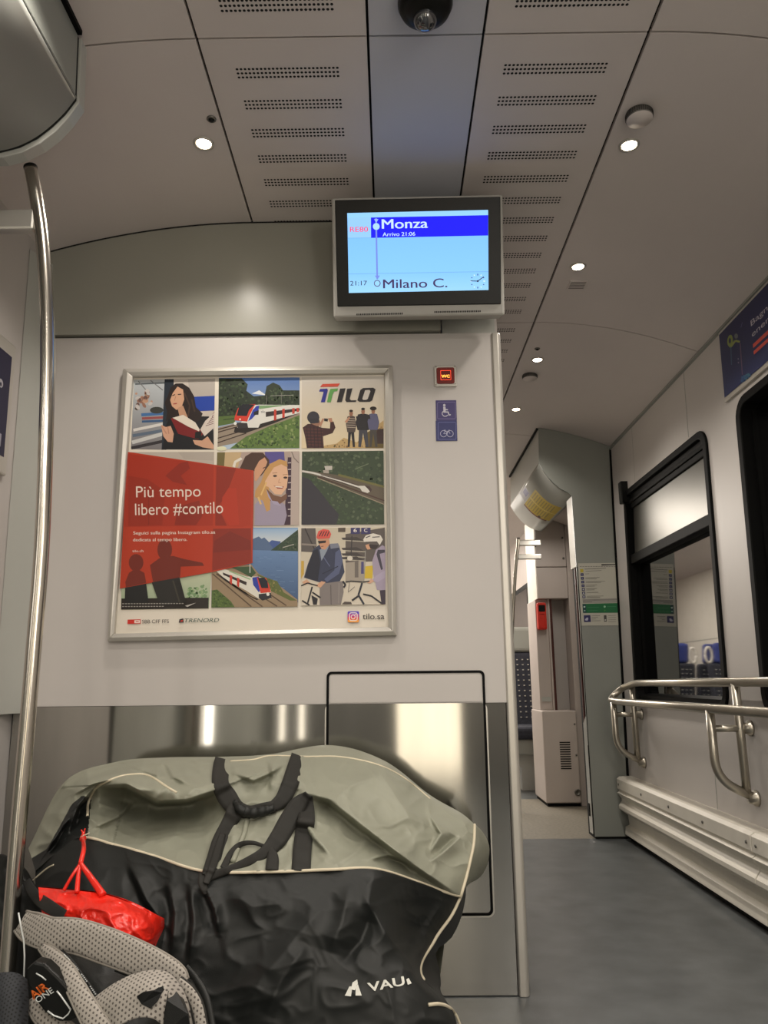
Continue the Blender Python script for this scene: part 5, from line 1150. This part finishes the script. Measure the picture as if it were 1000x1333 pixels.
h2 = band('carry_handle', [(392,1134,25),(394,1100,24),(399,1066,22),(401,1036,12)], M_WEB, bag, lift=[0.003, 0.01, 0.02, 0.028])
band('carry_handle', [(401,1034,10),(388,1048,22),(376,1068,25),(362,1092,24),(345,1110,17),(322,1122,12),(298,1132,10),(268,1143,12)], M_WEB, bag, lift=[0.028, 0.022, 0.016, 0.012, 0.010, 0.008, 0.006])
band('carry_handle', [(310,1050,24),(298,1072,20),(287,1096,22),(279,1118,20),(270,1140,16)], M_WEB, bag, lift=[0.018, 0.014, 0.010, 0.008])
band('carry_handle', [(290,1085,8),(284,1105,10),(278,1125,10),(268,1150,8)], M_WEB, bag, lift=[0.02, 0.012])
band('loose_strap', [(291,1130,9),(300,1112,8),(312,1100,7),(328,1097,5),(346,1102,4)], M_WEB, bag, lift=[0.01, 0.014, 0.010])
band('loose_strap', [(352,1104,7),(355,1116,15),(354,1132,17)], M_WEB, bag, n=30, lift=[0.010, 0.006])
band('loose_strap', [(266,1138,14),(264,1150,12),(268,1164,6)], M_WEB, bag, n=30, lift=[0.008, 0.006])
m = MB(); m.tube([onbag(q.x, q.y, 0.004) for q in catmull([(322,1066,0),(318,1085,0),(310,1105,0),(303,1122,0)], 24)], 0.0052, 12); m.build('folded_tube', M_BAGG, bag)
# white maker's mark and lettering on the front
def printed(name, tris, parent, tree=None, lift=0.0012, mtl=M_LOGO):
    m = MB()
    for pts, fs in tris: m.add([onbag(x, y, lift, tree) for x, y in pts], fs)
    o = m.build(name, mtl, parent); return o
def fine_text(body, x, y, w_, h, rot, bold=0.03, sub=2):
    vs, fs = textgeo(body, bold); x0 = min(v[0] for v in vs); x1 = max(v[0] for v in vs); sx = w_ / (x1 - x0); sy = h / 0.73
    ca, sa = math.cos(rot), math.sin(rot)
    return [(x + (vx-x0)*sx*ca + vy*sy*sa, y + (vx-x0)*sx*sa - vy*sy*ca) for vx, vy in vs], fs
tris = [([(449,1296),(455,1284),(459,1284),(457,1297)], [(0,1,2,3)]), ([(457,1288),(459,1279),(465,1275),(466,1280),(462,1289)], [(0,1,2,3,4)]), ([(463,1296),(463,1286),(466,1281),(471,1296)], [(0,1,2,3)])]
tris.append(fine_text('VAU', 480, 1291, 48, 12, -0.19, 0.012)); tris.append(fine_text('VAU', 480.6, 1291.2, 48, 12, -0.19, 0.012)); tris.append(([(529,1275),(532,1273),(536,1280),(531,1282)], [(0,1,2,3)]))
printed('logo', tris, lp, lift=0.0035)['label'] = "white maker's mark and letters"

# ---- red plastic bag knotted to the duffel's corner
M_REDP = mat('red_plastic_bag', (222, 40, 26), 0.26, noise_s=18, noise_a=0.12, bump=0.5, bump_s=70, spec=0.6)
RT = [(50,1155,1.50),(82,1158,1.49),(106,1160,1.47),(135,1164,1.46),(165,1174,1.46),(190,1187,1.47),(204,1196,1.50)]
RM = [(52,1175,1.47),(84,1180,1.44),(108,1184,1.42),(136,1190,1.41),(166,1198,1.41),(190,1208,1.43),(205,1212,1.49)]
RB = [(58,1205,1.46),(86,1215,1.43),(110,1225,1.41),(138,1236,1.40),(166,1246,1.40),(188,1240,1.42),(203,1231,1.49)]
rb = thing('plastic_bag', 'bright red plastic bag knotted to the left end of the duffel', 'plastic bag', (-0.45, 1.5, 0.33))
def crinkle(x, y):
    r = 1 - abs(noise.noise(Vector((x * 0.035, y * 0.05, 2.2)))) * 2; r2 = 1 - abs(noise.noise(Vector((x * 0.15 + y * 0.04, y * 0.13, 5.1)))) * 2
    return max(0, r) ** 2 * 0.009 + max(0, r2) ** 2 * 0.0025
GR_ = patch([RT, RM, RB], 90, 45, crinkle, edge=(0, 0))
m = MB(); m.grid(GR_); bk = [[p + Vector((0, 0.05 * math.sin(math.pi * min(1, (j + .5) / 12)) , 0)) for p in GR_[int(44 * j / 12)]] for j in range(13)]; m.grid(bk)
sack = m.build('sack', M_REDP, rb)
RBT = bvh(GR_)
k0 = onbag(108, 1092, 0.02)
def strand(p, w0, w1, name='handle_strand'):
    P = catmull(p, 30); m = MB(); m.tube(P, 1.0, 10, rfun=lambda t: lerp(w0, w1, t)); return m.build(name, M_REDP, rb)
kn = at(105, 1124, 1.49)
strand([k0, at(109, 1105, 1.52), kn], 0.004, 0.0045, 'twisted_neck')
strand([kn, at(94, 1140, 1.48), at(83, 1159, 1.475)], 0.0032, 0.003); strand([kn, at(102, 1140, 1.48), at(100, 1162, 1.455)], 0.0035, 0.0045); strand([kn, at(118, 1142, 1.475), at(134, 1165, 1.45)], 0.004, 0.0065)
m = MB(); m.lathe(k0, [(0.0, -0.006), (0.0055, -0.004), (0.007, 0), (0.005, 0.006), (0.003, 0.009), (0.0035, 0.014)], seg=12); m.tube([k0 + Vector((0, 0, 0.01)), k0 + Vector((0.004, -0.002, 0.02))], 0.0015, 6); m.tube([k0 + Vector((0, 0, 0.01)), k0 + Vector((-0.004, -0.002, 0.018))], 0.0015, 6); m.build('knot', M_REDP, rb)
m = MB(); m.tube([k0 + Vector((-0.004, -0.004, 0.004)), k0 + Vector((0.014, -0.004, 0.012))], 0.0012, 6); m.build('tie_wire', M_PIPE, rb)

# ---- backpack at the lower left
def meshcloth(name, col, hole, scale):
    m = bpy.data.materials.new(name); m.use_nodes = True; nt = m.node_tree; N = nt.nodes; b = N['Principled BSDF']
    tc = N.new('ShaderNodeTexCoord'); L = nt.links; acc = None
    for d in ((1, 0, 0), (0.5, 0.476, 0.72), (0.5, -0.476, -0.72)):      # three waves give a honeycomb of holes
        v = N.new('ShaderNodeVectorMath'); v.operation = 'DOT_PRODUCT'; v.inputs[1].default_value = tuple(c * scale * 6.283 for c in d); L.new(tc.outputs['Object'], v.inputs[0])
        c = N.new('ShaderNodeMath'); c.operation = 'COSINE'; L.new(v.outputs['Value'], c.inputs[0])
        if acc is None: acc = c
        else: a2 = N.new('ShaderNodeMath'); a2.operation = 'ADD'; L.new(acc.outputs[0], a2.inputs[0]); L.new(c.outputs[0], a2.inputs[1]); acc = a2
    mr = N.new('ShaderNodeMapRange'); mr.inputs['From Min'].default_value = 3.0; mr.inputs['From Max'].default_value = -1.5; L.new(acc.outputs[0], mr.inputs['Value'])
    r = N.new('ShaderNodeValToRGB'); r.color_ramp.elements[0].position = 0.30; r.color_ramp.elements[1].position = 0.50
    r.color_ramp.elements[0].color = srgb(*hole); r.color_ramp.elements[1].color = srgb(*col)
    nt.links.new(mr.outputs['Result'], r.inputs['Fac']); nt.links.new(r.outputs['Color'], b.inputs['Base Color'])
    bp = N.new('ShaderNodeBump'); bp.inputs['Strength'].default_value = 0.5; bp.inputs['Distance'].default_value = 0.002
    nt.links.new(r.outputs['Color'], bp.inputs['Height']); nt.links.new(bp.outputs['Normal'], b.inputs['Normal']); b.inputs['Roughness'].default_value = 0.8
    return m
M_MESH = meshcloth('grey_spacer_mesh', (156, 150, 142), (84, 78, 74), 200)
M_MESHD = meshcloth('dark_pocket_mesh', (40, 42, 46), (12, 12, 13), 250)
M_PACK = fabric('black_pack_fabric', (24, 25, 24), 0.45)
M_EDGE = fabric('blue_grey_binding', (134, 142, 148), 0.6)
M_REFL = mat('reflective_thread', (205, 208, 206), 0.3, noise_s=40, noise_a=0.1, metal=0.3)
M_ORANGE = mat('orange_embroidery', (232, 112, 40), 0.6, noise_s=60, noise_a=0.1)
bp_ = thing('backpack', 'black backpack with grey mesh straps lying at the lower left in front of the duffel', 'backpack', (-0.42, 1.2, 0.0))
PB = [[(-60,1130,1.60),(-20,1118,1.59),(4,1112,1.585),(20,1126,1.575),(36,1152,1.56),(60,1172,1.50),(86,1190,1.44),(96,1200,1.40)],
      [(-60,1150,1.58),(-20,1150,1.57),(6,1152,1.565),(24,1162,1.56),(44,1176,1.545),(70,1190,1.43),(105,1215,1.36),(150,1235,1.33)],
      [(-60,1200,1.56),(-20,1200,1.555),(10,1205,1.555),(30,1212,1.55),(52,1222,1.50),(95,1240,1.34),(155,1258,1.30),(225,1280,1.30)],
      [(-60,1260,1.55),(-20,1260,1.55),(12,1265,1.55),(30,1270,1.545),(58,1276,1.46),(110,1282,1.28),(185,1295,1.26),(255,1300,1.28)],
      [(-60,1340,1.54),(-20,1340,1.54),(12,1340,1.54),(30,1340,1.53),(62,1340,1.42),(120,1340,1.24),(195,1340,1.23),(268,1345,1.25)],
      [(-60,1450,1.53),(-20,1450,1.53),(12,1450,1.53),(30,1450,1.52),(64,1450,1.40),(122,1450,1.22),(198,1450,1.21),(270,1450,1.23)],
      [(-60,1640,1.53),(-20,1640,1.53),(12,1640,1.53),(30,1640,1.52),(66,1640,1.40),(124,1640,1.22),(200,1640,1.20),(270,1640,1.23)]]
def pfold(x, y): return noise.noise(Vector((x * 0.035, y * 0.03, 9.1))) * 0.012 + noise.noise(Vector((x * 0.09, y * 0.08, 3.1))) * 0.004
GP = patch(PB, 80, 80, pfold, edge=(0, 0))
for r in GP:
    for p in r: p.z = max(p.z, 0.004)
m = MB(); m.grid(GP); m.grid([GP[0], [p + Vector((0, 0.05, -0.02)) for p in GP[0]], [Vector((p.x, p.y + 0.06, 0.004)) for p in GP[0]]]); m.grid([[r[-1] for r in GP], [r[-1] + Vector((-0.01, 0.05, 0)) for r in GP]])
body = m.build('body', M_PACK, bp_)
PT_ = bvh(GP)
def onpack(x, y, l): return onbag(x, y, l, PT_, 1.27)
def pad(name, pts, mtl, thick, lift, n=70, edge_r=0.0022, edge_m=None, parent=None):   # padded strap: lens section
    C = catmull([(x, y, 0) for x, y, w_, Y in pts], n); W = catmull([(w_, Y, 0) for x, y, w_, Y in pts], n); rows = []; e0 = []; e1 = []
    for i in range(n):
        a_ = C[max(0, i-1)]; b_ = C[min(n-1, i+1)]; t = (b_ - a_).normalized(); nx, ny = -t.y, t.x; hw = W[i].x / 2; row = []
        Y = W[i].y
        for k in range(25):
            an = 2 * math.pi * k / 24; s_ = math.cos(an); q = pxpt(C[i].x + nx*hw*s_, C[i].y + ny*hw*s_, Y)
            v = (q - CAM).normalized(); z = math.sin(an); z = math.copysign(abs(z) ** 0.7, z); row.append(q - v * (thick * 0.5 * z))
        rows.append(row); e0.append(row[12]); e1.append(row[0])
    m = MB(); m.grid(rows); o = m.build(name, mtl, parent or bp_)
    if edge_m:
        for e in (e0, e1): m = MB(); m.tube(e, edge_r, 8); m.build('binding', edge_m, o)
    return o
M_MESHE = fabric('grey_binding', (132, 126, 118), 0.7)
pad('hip_belt', [(27,1199,30,1.24),(42,1208,41,1.21),(66,1216,42,1.19),(100,1219,44,1.18),(140,1232,46,1.17),(180,1248,44,1.16),(210,1263,42,1.155),(228,1274,36,1.15),(238,1282,22,1.15)], M_MESH, 0.016, 0, edge_m=M_MESHE)['label'] = 'wide grey mesh hip belt'
pad('shoulder_strap', [(54,1232,10,1.19),(66,1242,18,1.175),(83,1260,22,1.15),(98,1285,24,1.13),(112,1311,28,1.115),(128,1338,33,1.105),(146,1368,36,1.10)], M_MESH, 0.014, 0, edge_m=M_MESHE)
pad('shoulder_strap', [(40,1300,14,1.165),(52,1318,24,1.155),(72,1336,30,1.15),(95,1352,30,1.145)], M_MESH, 0.012, 0, edge_m=M_MESHE)
# broad padded flap with a pale binding
PF = [[(124,1302,1.135),(150,1284,1.13),(175,1272,1.13),(200,1267,1.13),(218,1271,1.13),(232,1286,1.13),(242,1308,1.13),(250,1345,1.13)],
      [(128,1314,1.12),(150,1300,1.11),(172,1290,1.105),(196,1286,1.10),(212,1292,1.10),(222,1304,1.105),(230,1322,1.11),(236,1350,1.11)],
      [(140,1345,1.12),(156,1335,1.10),(176,1326,1.095),(192,1324,1.09),(204,1328,1.095),(212,1336,1.10),(216,1346,1.105),(220,1360,1.11)]]
GF = patch(PF, 60, 30, None)
m = MB(); m.grid(GF); fl_ = m.build('padded_flap', M_MESH, bp_, solid=0.010)
m = MB(); m.tube(GF[0], 0.0034, 10); m.build('binding', M_EDGE, fl_)
FT = bvh(GF)
m = MB(); 
for c_ in ([(178,1297),(186,1292),(200,1290),(212,1281),(219,1283),(211,1292),(205,1304),(196,1313),(184,1307)], [(219,1290),(228,1288),(238,1300),(245,1320),(248,1345),(212,1345),(214,1318),(217,1302)]):
    f_ = [onbag(x, y, 0.0085, FT, 1.1) for x, y in c_]; n = len(c_); dv = Vector((0, 0.003, 0))
    m.add(f_ + [p + dv for p in f_], [tuple(range(n))] + [(i, (i + 1) % n, n + (i + 1) % n, n + i) for i in range(n)]); m.build('strap_slot', M_PACK, fl_)
pad('side_strap', [(232,1276,10,1.14),(246,1290,14,1.135),(256,1308,15,1.13),(262,1335,15,1.125),(266,1365,15,1.12)], M_MESH, 0.010, 0, edge_m=M_WEB)
pad('side_strap', [(242,1258,8,1.17),(256,1276,10,1.16),(268,1300,12,1.15),(276,1340,12,1.14)], M_PACK, 0.008, 0)
# black badge with lettering
BG = [(34,1262),(44,1252),(58,1255),(76,1272),(94,1292),(103,1312),(102,1324),(92,1330),(76,1330),(58,1318),(44,1300),(36,1282)]
m = MB(); n = len(BG); f_ = [at(x, y, 1.128) for x, y in BG]; b_ = [p + Vector((0, 0.02, 0)) for p in f_]; m.add(f_ + b_, [tuple(range(n))] + [(i, (i+1) % n, n + (i+1) % n, n + i) for i in range(n)]); bd = m.build('badge', M_BLACKPL, bp_, bevel=0.003)
def flat(tris, mtl, name, Y):
    m = MB()
    for pts, fs in tris: m.add([at(x, y, Y) for x, y in pts], fs)
    return m.build(name, mtl, bd)
flat([fine_text('AIR', 43, 1301, 25, 11, -0.62, 0.012), fine_text('AIR', 43.6, 1301.3, 25, 11, -0.62, 0.012)], M_ORANGE, 'orange_lettering', 1.1268); flat([fine_text('ONE', 49, 1306, 26, 8, -0.60, 0.008)], M_REFL, 'white_lettering', 1.1268)
m = MB(); m.tube([at(x, y, 1.1265) for x, y in [(74,1290),(79,1296),(92,1314),(89,1320),(82,1326),(70,1322),(62,1316)]], 0.0011, 8); m.tube([at(x, y, 1.1265) for x, y in [(47,1267),(54,1271),(60,1276)]], 0.0009, 8); m.build('reflective_outline', M_REFL, bd)
pad('webbing_strap', [(76,1236,8,1.185),(90,1251,11,1.175),(106,1274,12,1.165),(120,1294,12,1.16),(128,1306,10,1.155)], M_PACK, 0.006, 0)
m = MB()
for k in range(26):
    t = k / 25; x, y = lerp(84, 124, t), lerp(1243, 1294, t) - 3 * math.sin(math.pi * t)
    if k % 7 in (5, 6): continue
    p = at(x, y, 1.152); m.lathe(p, [(0, -0.0012), (0.0014, 0), (0, 0.0012)], seg=6)
m.build('reflective_stitching', M_REFL, bp_)
# side pocket mesh and loose black cloth
Q1 = [[(-40,1272,1.16),(-10,1268,1.155),(8,1266,1.15),(22,1268,1.155),(34,1276,1.165)],[(-40,1300,1.14),(-10,1300,1.135),(8,1300,1.13),(24,1300,1.135),(36,1304,1.15)],[(-40,1360,1.13),(-10,1360,1.12),(8,1360,1.115),(22,1360,1.12),(34,1360,1.14)]]
m = MB(); m.grid(patch(Q1, 30, 24, None)); m.build('side_pocket', M_MESHD, bp_, solid=0.004)
pad('lid_strap', [(34,1146,12,1.545),(46,1166,16,1.50),(64,1180,18,1.43),(84,1191,14,1.38)], M_PACK, 0.012, 0)
m = MB(); m.tube([at(x, y, 1.19) for x, y in [(24,1188),(27,1205),(31,1225),(32,1245),(31,1275),(32,1302)]], 0.0012, 6); m.build('draw_cord', M_REFL, bp_)
m = MB(); m.tube([at(x, y, 1.24) for x, y in [(150,1262),(165,1268),(182,1266)]], 0.003, 8); m.build('toggle_cord', M_WEB, bp_)
